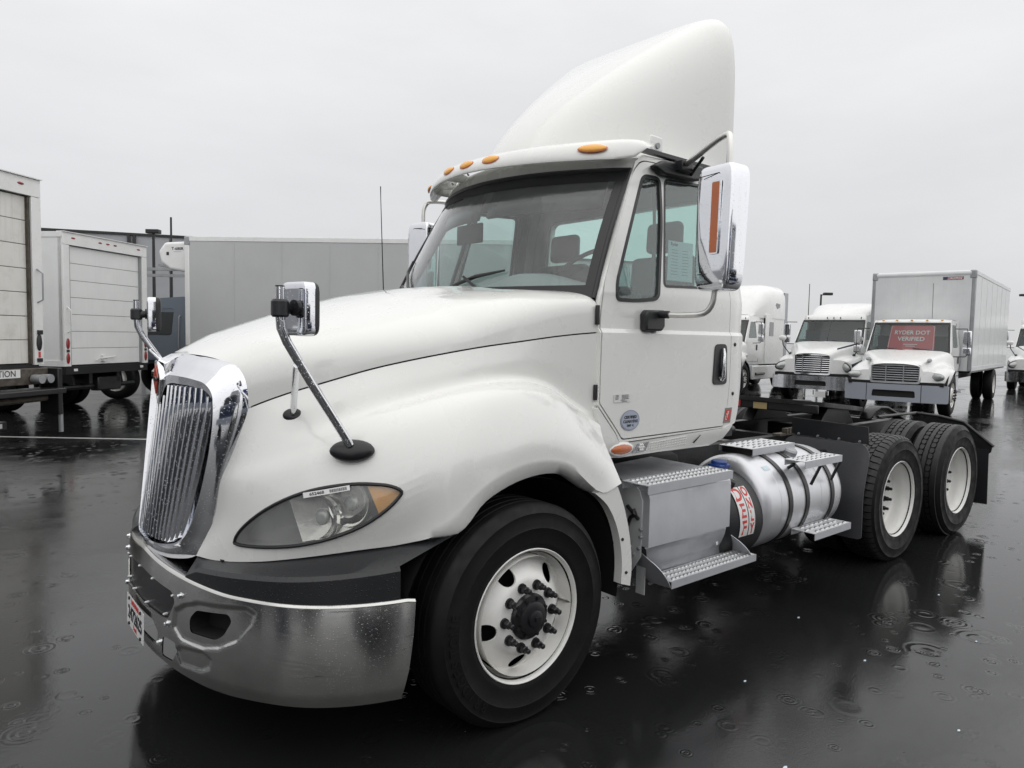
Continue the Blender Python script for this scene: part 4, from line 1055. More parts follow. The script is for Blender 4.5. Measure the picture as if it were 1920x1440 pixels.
for y in (-.79, -.21, 0, .21, .79):
    x = vx(abs(y)); ang_ = math.atan2(.85*abs(y)/.96, 1)*(1 if y < 0 else -1)
    nrm_ = Vector((-.80, .80*math.tan(ang_)*-1 if False else 0, .60)).normalized()
    T_ = Matrix.Translation((x-.043-.006*abs(y), y, 2.795+.012*y*y-.002-.004*abs(y))) @ Matrix.Rotation(ang_, 4, 'Z') @ Matrix.Rotation(R(36), 4, 'Y')
    m_ = MB(); m_.ball((0, 0, 0), 1, 24, 12, (.014, .060 if abs(y) < .5 else .078, .026)); xf(m_, T_); lo = m_.build('marker_light', M['amber'], vo)
    m_ = MB(); m_.ball((.004, 0, 0), 1, 24, 8, (.009, .066 if abs(y) < .5 else .085, .031)); xf(m_, T_); m_.build('marker_light_bezel', M['amber_d'], lo)
for y in (-.80, -.30, .35, .82):
    x = vx(abs(y)); MB().box((x+.03, y-.035, 2.77), (x+.17, y+.035, 2.815)).build('shade_bracket', M['paint'], vo, bevel=.012, seg=3)

# -------- door mirrors
def rbox(w, d, h, e=.35, n=32, m=16, taper=0.0):
    """super-ellipsoid-like rounded box"""
    rows = []
    for i in range(m+1):
        t = -math.pi/2+math.pi*i/m; cz = math.copysign(abs(math.sin(t))**e, math.sin(t)); cr_ = abs(math.cos(t))**e if 0 < i < m else 0
        k = 1+taper*cz
        rows.append([Vector((d*k*cr_*math.copysign(abs(math.cos(a))**e, math.cos(a)), w*k*cr_*math.copysign(abs(math.sin(a))**e, math.sin(a)), h*cz)) for a in [2*math.pi*j/n for j in range(n)]])
    return MB().grid(rows, closed=True)
for sg in (1, -1):
    S = Matrix.Scale(sg, 4, Vector((0, 1, 0)))
    def put(mb, name, mat, par, ang=35, **k):
        mb.v = [Vector((v.x, v.y*sg, v.z)) for v in mb.v]; return mb.build(name, mat, par, ang=ang, **k)
    hd = rbox(.118, .075, .322, .26, 48, 24, .04); xf(hd, Matrix.Translation((1.12, -1.395, 2.338)) @ Matrix.Rotation(R(-8), 4, 'Z') @ Matrix.Rotation(R(1.5), 4, 'Y'))
    ho = put(hd, 'door_mirror', M['chrome'], TK, 60)
    im_ = MB(); im_.box((-.005, -.095, -.28), (.008, .095, .28)); xf(im_, Matrix.Translation((1.190, -1.385, 2.352)) @ Matrix.Rotation(R(-8), 4, 'Z')); put(im_, 'mirror_glass', M['glass_dark'], ho)
    am = MB(); am.prism(rpoly([(-.025, -.178), (.025, -.178), (.025, .178), (-.025, .178)], .008, 3) and [Vector((-.0, y, z)) for y, z in rpoly([(-.025, -.178), (.025, -.178), (.025, .178), (-.025, .178)], .008, 3)], (-.012, 0, 0))
    xf(am, Matrix.Translation((1.044, -1.412, 2.385)) @ Matrix.Rotation(R(-8), 4, 'Z') @ Matrix.Rotation(R(1), 4, 'X')); sg > 0 and put(am, 'mirror_lamp', M['amber_d'], ho)
    bz = panel(rpoly([(-.031, -.186), (.031, -.186), (.031, .186), (-.031, .186)], .012, 3), [rpoly([(-.025, -.178), (.025, -.178), (.025, .178), (-.025, .178)], .008, 3)], lambda u, v, d: (-.002-d, u, v), .010)
    xf(bz, Matrix.Translation((1.044, -1.412, 2.385)) @ Matrix.Rotation(R(-8), 4, 'Z') @ Matrix.Rotation(R(1), 4, 'X')); sg > 0 and put(bz, 'mirror_lamp_bezel', M['chrome_s'], ho)
    gr = MB(); pts = [Vector((1.046, -1.30, 2.60)), Vector((1.048, -1.42, 2.61)), Vector((1.052, -1.455, 2.57)), Vector((1.052, -1.46, 2.14)), Vector((1.048, -1.43, 2.105)), Vector((1.046, -1.31, 2.10))]
    gr.tube(pts, .0025, 5); put(gr, 'mirror_seam', M['frame'], ho)
    ar = MB(); ar.tube(cr1([Vector(p) for p in [(1.36,-.96,2.765),(1.30,-1.10,2.79),(1.19,-1.33,2.83),(1.16,-1.395,2.825),(1.14,-1.415,2.78),(1.135,-1.42,2.64)]], 5), .0165, 12); ao = put(ar, 'mirror_arm', M['satin'], TK)
    ar = MB(); ar.tube(cr1([Vector(p) for p in [(1.05,-1.09,1.895),(1.08,-1.22,1.892),(1.105,-1.325,1.905),(1.115,-1.36,1.95),(1.12,-1.375,2.06)]], 5), .0155, 12); put(ar, 'mirror_arm', M['satin'], TK)
    br = MB(); br.prism([(1.12,-.895,2.735),(1.20,-.90,2.775),(1.56,-.90,2.800),(1.60,-.90,2.77),(1.58,-.90,2.72),(1.48,-.90,2.705),(1.20,-.905,2.700)], (0, -.055, 0)); bo = put(br, 'mirror_bracket', M['black'], TK, bevel=.012, seg=3)
    br = MB(); br.box((1.30, -1.0, 2.73), (1.40, -.93, 2.79)); br.tube([(1.46,-.94,2.73),(1.30,-1.14,2.775)], .010, 8); put(br, 'bracket_clamp', M['black_s'], bo, bevel=.008)
    br = MB(); br.prism([(.93,-1.03,1.805),(.925,-1.03,1.90),(.95,-1.03,1.918),(1.09,-1.03,1.922),(1.095,-1.03,1.83),(1.07,-1.03,1.805)], (0, -.05, 0)); bo = put(br, 'mirror_bracket', M['black'], TK, bevel=.012, seg=3)
    br = MB(); br.tube([(1.04,-1.05,1.897),(1.055,-1.13,1.895)], .021, 12); put(br, 'bracket_clamp', M['black_s'], bo)
# -------- hood mirrors on chrome pipes
for sg in (1, -1):
    def put(mb, name, mat, par, ang=35, **k):
        mb.v = [Vector((v.x, v.y*sg, v.z)) for v in mb.v]; return mb.build(name, mat, par, ang=ang, **k)
    A = [(-1.088,-1.029,1.925),(-1.088,-1.029,1.83),(-1.083,-1.028,1.775),(-1.060,-1.025,1.725),(-.96,-1.012,1.572),(-.80,-.992,1.340),(-.785,-.990,1.315)]
    po = put(MB().tube([Vector(p) for p in A], .0175, 14), 'hood_mirror_arm', M['chrome_s'], TK)
    put(MB().cyl((-1.088,-1.029,1.924), (-1.088,-1.029,1.930), .0165, 14), 'arm_cap', M['black_s'], po)
    b_ = MB(); b_.ball((0, 0, 0), 1, 24, 10, (.090, .048, .036)); xf(b_, Matrix.Translation((-.765, -.975, 1.288)) @ Matrix.Rotation(R(-28), 4, 'Z') @ Matrix.Rotation(R(55), 4, 'X') @ Matrix.Rotation(R(0), 4, 'Y')); put(b_, 'arm_base', M['black_s'], po)
    put(MB().tube([(-1.018,-1.015,1.64), (-.885,-.68,1.425), (-.87, -.655, 1.40)], .0135, 12), 'arm_strut', M['chrome_s'], po)
    b_ = MB(); b_.ball((0, 0, 0), 1, 20, 8, (.045, .03, .012)); xf(b_, Matrix.Translation((-.880, -.668, 1.410)) @ Matrix.Rotation(R(-40), 4, 'Z') @ Matrix.Rotation(R(70), 4, 'X')); put(b_, 'strut_base', M['black_s'], po)
    c_ = MB(); c_.tube([(-1.088,-1.029,1.815),(-1.088,-1.029,1.822),(-1.088,-1.029,1.872),(-1.088,-1.029,1.880)], [.026,.032,.032,.026], 16); c_.tube([(-1.088,-1.029,1.848),(-1.045,-1.015,1.848)], [.026,.020], 12); put(c_, 'mirror_clamp', M['black'], po)
    Tm = Matrix.Translation((-1.0, -1.012, 1.848)) @ Matrix.Rotation(R(14), 4, 'Z')
    h_ = rbox(.070, .036, .100, .22, 40, 16); h_.v = [Vector((min(v.x, .012), v.y, v.z)) for v in h_.v]; xf(h_, Tm); ho = put(h_, 'mirror_shell', M['chrome'], po, 50)
    h_ = rbox(.071, .040, .101, .32, 40, 16); h_.v = [Vector((max(v.x, .010), v.y, v.z)) for v in h_.v]; xf(h_, Tm); put(h_, 'mirror_back', M['black_s'], po, 50)
    h_ = MB().cyl((-.045, -.015, .003), (-.024, -.015, .003), .030, 16); xf(h_, Tm); put(h_, 'mirror_knuckle', M['black'], po)
an = MB(); an.tube([(.52, .985, 1.95), (.52, .985, 2.02)], .014, 8); an.tube([(.52, .985, 2.0), (.49, .985, 2.72), (.488, .985, 2.80)], [.0045, .003, .004], 6); an.build('antenna', M['black_s'], TK)
# ================================================================ chassis behind the cab
for sg in (1, -1):
    fm_ = MB(); y0, y1 = (.36, .44)
    fm_.box((-1.0, y0*sg, .96), (6.02, y1*sg, .972)); fm_.box((-1.0, y1*sg, .70), (6.02, (y1-.008)*sg, .961)); fm_.box((-1.0, y0*sg, .70), (6.02, y1*sg, .712)); fm_.build('frame_rail', M['frame'], TK)
cmb = MB()
for x in (2.3, 3.0, 3.7, 4.68, 5.9): MB().box((x, -.36, .74), (x+.10, .36, .94)).build('cross_member', M['frame'], TK)
for X in (X1, X2):
    ax = MB(); ax.tube([(X, -1.0, ZR), (X, -.3, ZR), (X, -.22, ZR), (X, .22, ZR), (X, .3, ZR), (X, 1.0, ZR)], [.07, .07, .2, .2, .07, .07], 16); ax.build('axle', M['frame'], TK)
    for sg in (1, -1): MB().lathe([(.0, 0), (.205, 0), (.205, .16), (.0, .16)], 32, Matrix.Translation((X, -.86*sg, ZR)) @ TW @ Matrix.Rotation(0 if sg > 0 else math.pi, 4, 'X')).build('brake_drum', M['frame'], TK)
for sg in (1, -1):
    MB().lathe([(.0, -.02), (.15, -.02), (.205, -.03), (.205, .16), (.0, .16)], 32, Matrix.Translation((0, -1.10*sg, .4955)) @ (TW if sg > 0 else TW @ Matrix.Rotation(math.pi, 4, 'X')) @ Matrix.Translation((0, 0, -.16))).build('brake_drum', M['frame'], TK)
MB().tube([(0, -1.0, .47), (0, -.7, .42), (0, .7, .42), (0, 1.0, .47)], .06, 12).build('front_axle', M['frame'], TK)
bl = MB()
for sg in (1, -1): MB().box((4.0, sg*.30, .55), (5.4, sg*.42, .66)).build('suspension_beam', M['frame'], TK, bevel=.02)
MB().box((.7, -.55, .62), (2.0, .55, .98)).build('gearbox', M['pit'], TK, bevel=.05)
MB().box((.62, -.95, .75), (.70, .95, 1.2)).build('firewall', M['pit'], TK)
# deck plate and clutter behind the cab
dk = MB(); dk.box((1.98, -.36, .982), (2.75, .36, 1.0)); dk.build('deck_plate', M['alu_w'], TK)
for (a, b, r, m) in (((2.25,-.12,1.10),(2.95,-.10,1.12),.05,'frame'), ((2.4,.12,1.12),(3.1,.14,1.12),.045,'frame'), ((2.3,-.28,1.06),(3.0,-.30,1.04),.035,'frame')):
    MB().tube([a, b], r, 14).build('air_pipe', M[m], TK)
for (x, y, z) in ((2.75,.05,1.21), (3.25,-.05,1.17)):
    MB().tube([(x-.16,y,z-.02),(x-.04,y,z),(x,y,z+.02),(x+.18,y,z-.01)], [.008,.012,.03,.006], 8).build('valve_lever', M['alu_w'], TK)
MB().box((3.02,-.18,1.03),(3.16,-.10,1.05)).build('yellow_tag', pmat('yellow_tag', (.6,.42,.05), .4), TK)
for y, dz in ((-.86, 0), (-.80, .02), (-.70, -.01)):
    MB().tube(cr1([Vector(p) for p in [(1.96,y+.03,2.05+dz),(2.02,y,2.03),(2.10,y-.02,1.80),(2.16,y-.02,1.60),(2.20,y,1.42),(2.14,y+.10,1.33),(1.98,y+.3,1.25),(1.95,y+.4,1.15)]], 6), .015, 8).build('air_hose', M['black_s'], TK)
MB().tube([(2.02,-.86,1.95),(2.06,-.87,1.86),(2.04,-.86,1.8)], .022, 8).build('hose_clip', M['black_s'], TK)
# fifth wheel
fw = MB()
FWP = [(-.50,0),(-.50,.26),(-.40,.36),(.40,.36),(.50,.26),(.50,0)]
top = rpoly([(4.05,-.30),(4.15,-.485),(4.75,-.485),(5.25,-.36),(5.30,-.18),(4.80,-.045),(4.72,0),(4.80,.045),(5.30,.18),(5.25,.36),(4.75,.485),(4.15,.485),(4.05,.30)], [.08,.1,.1,.1,.05,.05,.03,.05,.05,.1,.1,.1,.08], 4)
def fwm(u, v, d): return (u, v, 1.235-.10*(u-4.05)-d)
fwo = panel(top, [], fwm, .04, (), ()).build('fifth_wheel', pmat('greasy_black_steel', (.03,.029,.028), .33, .3, bump=.6, bscale=25, var=.4, vscale=8), TK, bevel=.008)
MB().prism([(4.07,-.47,1.20),(4.07,.47,1.20),(4.07,.47,1.12),(4.07,-.47,1.12)], (.03,0,0)).build('fifth_wheel_skirt', M['frame'], fwo, bevel=.01)
MB().box((4.062,.02,1.125),(4.069,.16,1.185)).build('data_label', M['brass'], fwo)
for y in (.30, .42): MB().box((4.060, y, 1.13),(4.066, y+.05, 1.19)).build('reflective_tape', M['redink'], fwo)
for sg in (1, -1):
    MB().prism([(4.25,sg*.40,.98),(4.95,sg*.40,.98),(4.80,sg*.40,1.14),(4.40,sg*.40,1.16)], (0,-sg*.12,0)).build('fifth_wheel_bracket', M['frame'], fwo, bevel=.01)
    MB().grid([[Vector((x, sg*y, z)) for y in (.36,.47)] for x, z in ((5.15,1.02),(5.25,1.10),(5.38,1.13),(5.55,1.12),(5.75,1.06),(5.98,.98))]).build('pick_up_ramp', M['frame'], TK).modifiers.new('t','SOLIDIFY').thickness = .02
rk_ = MB()
for k in range(16): rk_.box((3.55+k*.045, -.475, .985),(3.575+k*.045, -.43, 1.03))
rk_.box((3.45,-.47,.972),(4.6,-.40,.99)); rk_.build('slide_rack', M['rust'], TK, kind='stuff')
# quarter fenders ahead of the tandem and mudflaps behind
for sg in (1, -1):
    up = panel(rpoly([(-.60,1.015),(-.60,1.150),(-1.21,1.132),(-1.215,1.0)], .01, 2), [], lambda u, v, d, sg=sg: (3.40-d*.5+(1.13-v)*.1, u*sg, v), .012).build('quarter_fender', M['black'], TK)
    lo = panel(rpoly([(-.56,.97),(-.63,1.012),(-1.19,.998),(-1.235,.93),(-1.24,.30),(-.62,.30)], [.02,.02,.05,.1,.02,.02], 4), [], lambda u, v, d, sg=sg: (3.395-.13*min(1, max(0, (1.0-v)/.38))**.8+d+.03*max(0,(abs(u)-1.15)/.09)**2, u*sg, v), .01, frange(-1.2,-.6,10), frange(.35,.95,8)).build('quarter_fender_flap', pmat('grey_rubber_flap', (.040,.041,.046), .45, bump=.2, bscale=120, drops=.5, dscale=120) if sg > 0 else M['black'], up, ang=30)
    for y in (.66,.82,.99,1.15): MB().tube([(3.40,-.0-y*sg,1.028-.01*y),(3.385,-y*sg,1.028-.01*y)], [.011,.007], 8).build('fender_rivet', M['galv'], up)
    hg = MB(); hg.tube([(5.0,-.60*sg,1.06),(5.9,-.60*sg,1.05),(5.98,-.80*sg,1.03),(5.99,-1.02*sg,.99),(6.0,-1.29*sg,.775)], .014, 8)
    ho = hg.build('mudflap_hanger', M['frame'], TK)
    MB().prism([(6.0,-.66*sg,1.05),(6.0,-1.03*sg,.985),(6.0,-1.28*sg,.79),(6.0,-1.27*sg,.72),(6.0,-1.25*sg,.70),(6.0,-.66*sg,.70)], (.008,0,0)).build('flap_bracket', M['frame'], ho)
    panel([(-.64,.72),(-1.25,.74),(-1.262,.20),(-.64,.185)], [], lambda u, v, d, sg=sg: (5.985+.012*math.sin(u*9)+d, u*sg, v), .01, frange(-1.2,-.7,8), ()).build('mudflap', M['black'], ho)
MB().box((6.02,-.5,.72),(6.05,.5,.95)).build('rear_cross_member', M['frame'], TK)

# ---------------- step box, treads, tank
def tread(x0, x1, y0, y1, z, th, name, parent, nx, ny, flange=True):
    """punched grip tread: plate with raised teeth, folded front edge"""
    holes = []
    dx = (x1-x0)/nx; dy = (y1-y0)/ny
    for i in range(nx):
        for j in range(ny):
            cx = x0+dx*(i+.5+(.25 if j % 2 else -.25)*.9); cy = y0+dy*(j+.5)
            if cx-dx*.34 > x0+.006 and cx+dx*.34 < x1-.006:
                holes.append([(cx-dx*.33, cy-dy*.14), (cx, cy-dy*.24), (cx+dx*.33, cy-dy*.14), (cx+dx*.33, cy+dy*.14), (cx, cy+dy*.24), (cx-dx*.33, cy+dy*.14)])
    o = panel([(x0, y0), (x1, y0), (x1, y1), (x0, y1)], holes, lambda u, v, d: (u, v, z-d), .004).build(name, M['alu_w'], parent, ang=30)
    te = MB()
    for h in holes:       # raised lips of the punched openings
        a = [Vector((x, y, z)) for x, y in h[0:3]]; te.grid([a, [p+Vector((0, .003, .006)) for p in a]])
        b = [Vector((x, y, z)) for x, y in h[3:6]]; te.grid([b, [p+Vector((0, -.003, .006)) for p in b]])
    te.build('grip_teeth', M['alu_w'], o, kind='stuff')
    if flange:
        f = MB(); f.box((x0-.0005, y0-.004, z-th), (x1+.0005, y0, z+.001)); f.box((x0, y1, z-th*.9), (x1, y1+.004, z+.001)); f.build('tread_edge', M['alu'], o)
    return o
BX0, BX1 = .825, 1.608
sb = MB()
prof = [(-.74,.955),(-1.15,.955),(-1.178,.950),(-1.195,.935),(-1.20,.915),(-1.20,.655),(-.74,.655)]
sb.prism([(BX0+.03, y, z) for y, z in prof], (BX1-BX0-.03, 0, 0)); SB = sb.build('step_box', M['alu'], TK, ang=25)
MB().prism([(BX0+.025, y*.985+(-.005), z) for y, z in [(-.74,.985),(-1.10,.985),(-1.14,.955),(-1.165,.90),(-1.165,.60),(-1.10,.50),(-.74,.50)]], (.006,0,0)).build('box_end_plate', M['alu_w'], SB)
MB().add([(BX0+.02,-1.03,.985),(BX1,-1.03,.985),(1.60,-.60,.992),(1.10,-.66,.992)], [(0,1,2,3)]).build('box_lid', M['alu'], SB)
la = MB(); la.tube([(.846,-1.10,.845),(.835,-1.12,.825),(.838,-1.085,.80),(.836,-1.06,.74),(.836,-1.075,.70)], [.010,.014,.011,.010,.008], 8); la.tube([(.838,-1.06,.86),(.838,-1.14,.80)], .010, 8); la.build('box_latch', M['black_s'], SB)
for y, z in ((-1.15,.745),(-1.15,.705),(-1.14,.64),(-1.08,.64),(-1.10,.60)):
    MB().tube([(.852,y,z),(.838,y,z)], [.012,.009], 8).build('plate_bolt', M['galv'], SB)
tread(.80, 1.575, -1.228, -1.055, 1.000, .048, 'upper_tread', SB, 22, 3)
# lower step
MB().grid([[Vector((x+(.655-z)*w, y, z)) for x, w in ((.855, .62), (1.60, .30))] for y, z in ((-1.175,.652),(-1.180,.640),(-1.165,.60),(-1.12,.52),(-1.108,.455),(-1.108,.42))]).build('step_back_panel', M['alu'], SB).modifiers.new('t','SOLIDIFY').thickness = .004
plt = rpoly([(-1.05,.648),(-1.115,.648),(-1.135,.615),(-1.17,.585),(-1.225,.545),(-1.256,.49),(-1.258,.425),(-1.10,.420),(-1.05,.50)], [.01,.02,.02,.04,.04,.04,.01,.05,.05], 4)
for x, sh in ((.848, .60), (1.622, .78)):
    panel(plt, [], lambda u, v, d, x=x, sh=sh: (x+(.65-v)*sh+d, u, v), .005, (), ()).build('step_side_plate', M['alu'], SB)
tread(.985, 1.815, -1.258, -1.118, .462, .040, 'lower_tread', SB, 24, 3)
MB().box((.93,-1.12,.36),(.936,-1.06,.52)).build('step_hanger', M['alu_w'], SB); MB().tube([(1.00,-1.1,.405),(1.25,-1.05,.40)], .010, 8).build('step_tube', M['galv'], SB)
MB().cyl((1.58,-1.125,.545),(1.58,-1.140,.547), .014, 10).build('panel_bolt', M['chrome_s'], SB)
# black fluid tank with its sticker, blue cap
TY, TZ, TR_ = -.89, .68, .32
XC_ = Matrix.Rotation(R(90), 4, 'Y')
def xcyl(prof, n=64, y=TY, z=TZ):   # prof: (x, r) -> lathe about x
    mb = MB(); mb.lathe([(r, x) for x, r in prof], n, Matrix.Translation((0, y, z)) @ XC_); return mb
DZ = .63
DT = xcyl([(1.62,.0),(1.62,.22),(1.635,.262),(1.67,.285),(2.02,.290),(2.02,.0)], z=DZ).build('fluid_tank', M['black'], TK, ang=50)
for wds, x0, w in (('DEF', 1.80, .092), ('ONLY', 1.888, .066)):
    n = len(wds); a0, a1 = (47, -15)
    rows = []
    for k in range(25):
        a = R(a0+(a1-a0)*k/24); rows.append([Vector((x, TY-.2925*math.cos(a), DZ+.2925*math.sin(a))) for x in (x0-w/2, x0+w/2)])
    lb = MB().grid(rows).build('tank_label', M['white_s'], DT)
    for i, ch in enumerate(wds):
        ac = a0+(a1-a0)*(i+.5)/n; sz = {'DEF': .122, 'ONLY': .090}[wds]
        def fn(x, y, z, ac=ac, x0=x0):
            a = R(ac)+y/.292; rr = .2935+z; return (x0+x, TY-rr*math.cos(a), DZ+rr*math.sin(a))
        ontext(ch, sz, fn, 'label_letter', M['redink'], lb, .003, .95 if wds == 'DEF' else .75, .0005)
bc = MB(); bc.tube([(1.655,-1.075,.945),(1.655,-1.080,.985)], .048, 12); bc.tube([(1.655,-1.080,.975),(1.655,-1.084,1.03)], [.052,.048], 12); bc.build('filler_cap', M['blue'], DT, bevel=.004)
b_ = MB(); b_.box((1.60,-1.13,.985),(1.71,-1.035,1.012)); b_.build('cap_tab', M['blue'], DT, bevel=.008)
MB().tube([(1.66,-1.08,.95),(1.70,-1.10,.90),(1.74,-1.13,.88)], [.035,.035,.03], 10).build('filler_neck', M['black'], DT)
FT = xcyl([(2.00,.0),(2.00,.24),(2.005,.272),(2.02,.298),(2.045,.314),(2.075,TR_),(2.98,TR_),(3.02,.312),(3.05,.285),(3.06,.0)], 96).build('fuel_tank', M['tank'], TK, ang=50)
for x in (2.30, 2.52, 2.87):
    s_ = MB(); s_.lathe([(TR_+.001, x-.026),(TR_+.008, x-.022),(TR_+.008, x+.022),(TR_+.001, x+.026)], 72, Matrix.Translation((0,TY,TZ)) @ XC_); s_.build('tank_strap', M['black_s'], FT)
for x in (2.19, 2.72): xcyl([(x-.003,TR_),(x,TR_+.0015),(x+.003,TR_)], 72).build('tank_seam', M['tank'], FT)
t1 = tread(2.16, 2.70, -1.0, -.745, 1.045, .045, 'tank_tread', FT, 8, 4)
MB().box((2.17,-.99,.998),(2.20,-.76,1.04)).build('tread_support', M['frame'], FT)
t2 = tread(2.32, 2.825, -1.285, -1.145, .985, .045, 'tank_tread', FT, 8, 3)
t3 = tread(2.41, 2.92, -1.325, -1.165, .505, .045, 'tank_tread', FT, 8, 3)
for x in (2.52, 2.80):
    lg_ = MB(); lg_.tube([(x+.06,-1.265,.945),(x+.01,-1.222,.80)], .011, 4); lg_.build('tread_bracket', M['black_s'], FT)
    lg_ = MB(); lg_.tube([(x-.10,-1.16,.945),(x-.10,-1.10,.90)], .011, 4); lg_.build('tread_bracket', M['black_s'], FT)
    MB().box((x,-1.28,.47),(x+.012,-1.0,.49)).build('tread_bracket', M['black_s'], FT)
fc = MB(); fc.lathe([(.0,.0),(.055,0),(.055,.03),(.045,.042),(.0,.045)], 20, Matrix.Translation((2.62,-1.00,.975)) @ Matrix.Rotation(R(22), 4, 'X')); fc.build('fuel_cap', M['galv'], FT)
plate2d([(0,0),(.07,0),(.07,.035),(0,.035)], lambda x, y, z: (2.14+x, TY-(TR_+.002)*math.cos(R(48)+y/.32), TZ+(TR_+.002)*math.sin(R(48)+y/.32)), 'tank_sticker', M['paper'], FT)
MB().tube([(2.75,-.85,.90),(3.42,-.90,.90)], .028, 12).build('tail_pipe', M['frame'], TK)
MB().box((1.95,-1.0,.60),(2.1,-.4,.66)).build('tank_bracket', M['frame'], TK)
# fender extension behind the front wheel
_eo = cr1([Vector((u, v, 0)) for u, v in [(.606,1.012),(.640,.945),(.675,.86),(.705,.76),(.724,.66),(.732,.57),(.724,.478)]], 4)
_ei = cr1([Vector((u, v, 0)) for u, v in [(.652,.502),(.655,.60),(.642,.70),(.615,.79),(.575,.87),(.520,.94),(.440,1.000)]], 4)
EXT = [(p.x, p.y) for p in _eo]+[(p.x, p.y) for p in _ei]
for sg in (1, -1):
    eo_ = panel(EXT, [], lambda u, v, d, sg=sg: (u, -sg*(1.192-.25*max(0,.60-u)*0-d), v), .05, (), ()).build('fender_extension', M['paint'], TK, ang=25)
    for (u, v) in ((.632,.735),(.668,.555)):
        MB().tube([(u+.02,-sg*1.19,v),(u+.02,-sg*1.198,v)], [.010,.007], 8).build('extension_bolt', M['frame'], eo_)
    ex = MB(); ex.grid([[Vector((x, -sg*y, z)) for y in (1.17,.62)] for x, z in ((.47,1.0),(.565,.91),(.635,.80),(.675,.70),(.69,.6),(.69,.50))]); ex.build('splash_liner', M['pit'], eo_)
# ================================================================ parked trucks, building, poles
RH = Vector((math.sin(_yaw), -math.cos(_yaw), 0)); FH = Vector((math.cos(_yaw), math.sin(_yaw), 0))
def WL(lat, dep, z=0.0): return Vector((CAM_POS.x, CAM_POS.y, 0))+RH*lat+FH*dep+Vector((0, 0, z))
def rz_of(lat, dep):      # rotation so that local -x points along (lat, dep)
    d = RH*lat+FH*dep; return math.atan2(d.y, d.x)-math.pi
def simple_wheel(parent, x, y, near=True, r=.51, w=.26, mat=None, dual=False, nuts=False):
    s = -1 if near else 1
    def m(prof): 
        mb = MB(); mb.lathe(prof, 40, TW if near else TW @ Matrix.Rotation(math.pi, 4, 'X')); return mb
    rim = m([(.29,-.02),(.305,.004),(.30,.0),(.285,-.03)]+([(.27,-.13),(.1,-.15),(.1,-.10),(0,-.10)] if dual else [(.27,-.08),(.22,-.05),(.16,.01),(.11,.012),(.10,.04),(0,.05)])).build('wheel', mat or M['rimw'], parent)
    rim.location = (x, y, r-.012)
    t = m([(.285,-.02),(.33,.008),(.40,.02),(.46,.012),(r-.012,-.015),(r,-.035),(r,-w+.03),(r-.012,-w+.01),(.40,-w-.02),(.29,-w+.01)]); flatten_tyre(t, r-.012); t.build('tyre', M['rubber'], rim)
    if dual: t = m([(.285,-.36),(.40,-.33),(r,-.37),(r,-.57),(.40,-.62),(.29,-.6)]); flatten_tyre(t, r-.012); t.build('inner_tyre', M['rubber'], rim)
    if nuts:
        nn = MB()
        for k in range(10):
            a = R(36*k); nn.box((.13*math.cos(a)-.02, s*.05-.03, .13*math.sin(a)-.02), (.13*math.cos(a)+.02, s*.05+.01, .13*math.sin(a)+.02))
        nn.build('wheel_nuts', M['black_s'], rim, kind='stuff')
    return rim
def van_box(root, x0, x1, w, z0, z1, side, post, front_cap=None, roofm=None, rivets=True):
    """box body between x0 (front) and x1 (rear); walls as separate parts"""
    h = w/2
    for sg in (1, -1):
        sd_ = MB(); sd_.box((x0+.06, sg*h, z0+.10), (x1-.02, sg*(h-.03), z1-.10)); so = sd_.build('side_wall', side, root)
        if rivets:
            rv = MB(); n = int((x1-x0)/1.22)
            for i in range(1, n+1):
                x = x0+.06+i*(x1-x0-.1)/(n+1)
                rv.box((x-.004, sg*h, z0+.12), (x+.004, sg*(h+.004), z1-.12))
                for k in range(int((z1-z0)/.12)): rv.box((x-.018, sg*h, z0+.15+k*.12), (x-.008, sg*(h+.005), z0+.16+k*.12))
            rv.build('rivet_rows', side, so, kind='stuff')
        MB().box((x0+.05, sg*(h+.012), z1-.11), (x1, sg*(h-.04), z1)).build('top_rail', post, root, bevel=.006)
        MB().box((x0+.05, sg*(h+.012), z0), (x1, sg*(h-.04), z0+.11)).build('bottom_rail', post, root)
        MB().box((x0, sg*(h+.012), z0), (x0+.12, sg*(h-.08), z1-.10)).build('corner_post', front_cap or post, root, bevel=.02, seg=3)
        cc = MB(); cc.box((x0-.01, sg*(h+.018), z1-.22), (x0+.14, sg*(h-.14), z1+.008)); cc.build('corner_cap', M['galv'], root, bevel=.03, seg=3)
    MB().box((x0, -h+.08, z0), (x0+.04, h-.08, z1-.06)).build('front_wall', side, root)
    MB().tube([(x0+.06, -h+.1, z1-.075), (x0+.06, h-.1, z1-.075)], .085, 12).build('front_rail', post, root)
    MB().box((x0+.05, -h+.01, z1-.03), (x1, h-.01, z1-.005)).build('roof_sheet', roofm or post, root)
    MB().box((x0+.3, -h+.05, z0-.06), (x1-.02, h-.05, z0+.01)).build('floor', M['frame'], root)

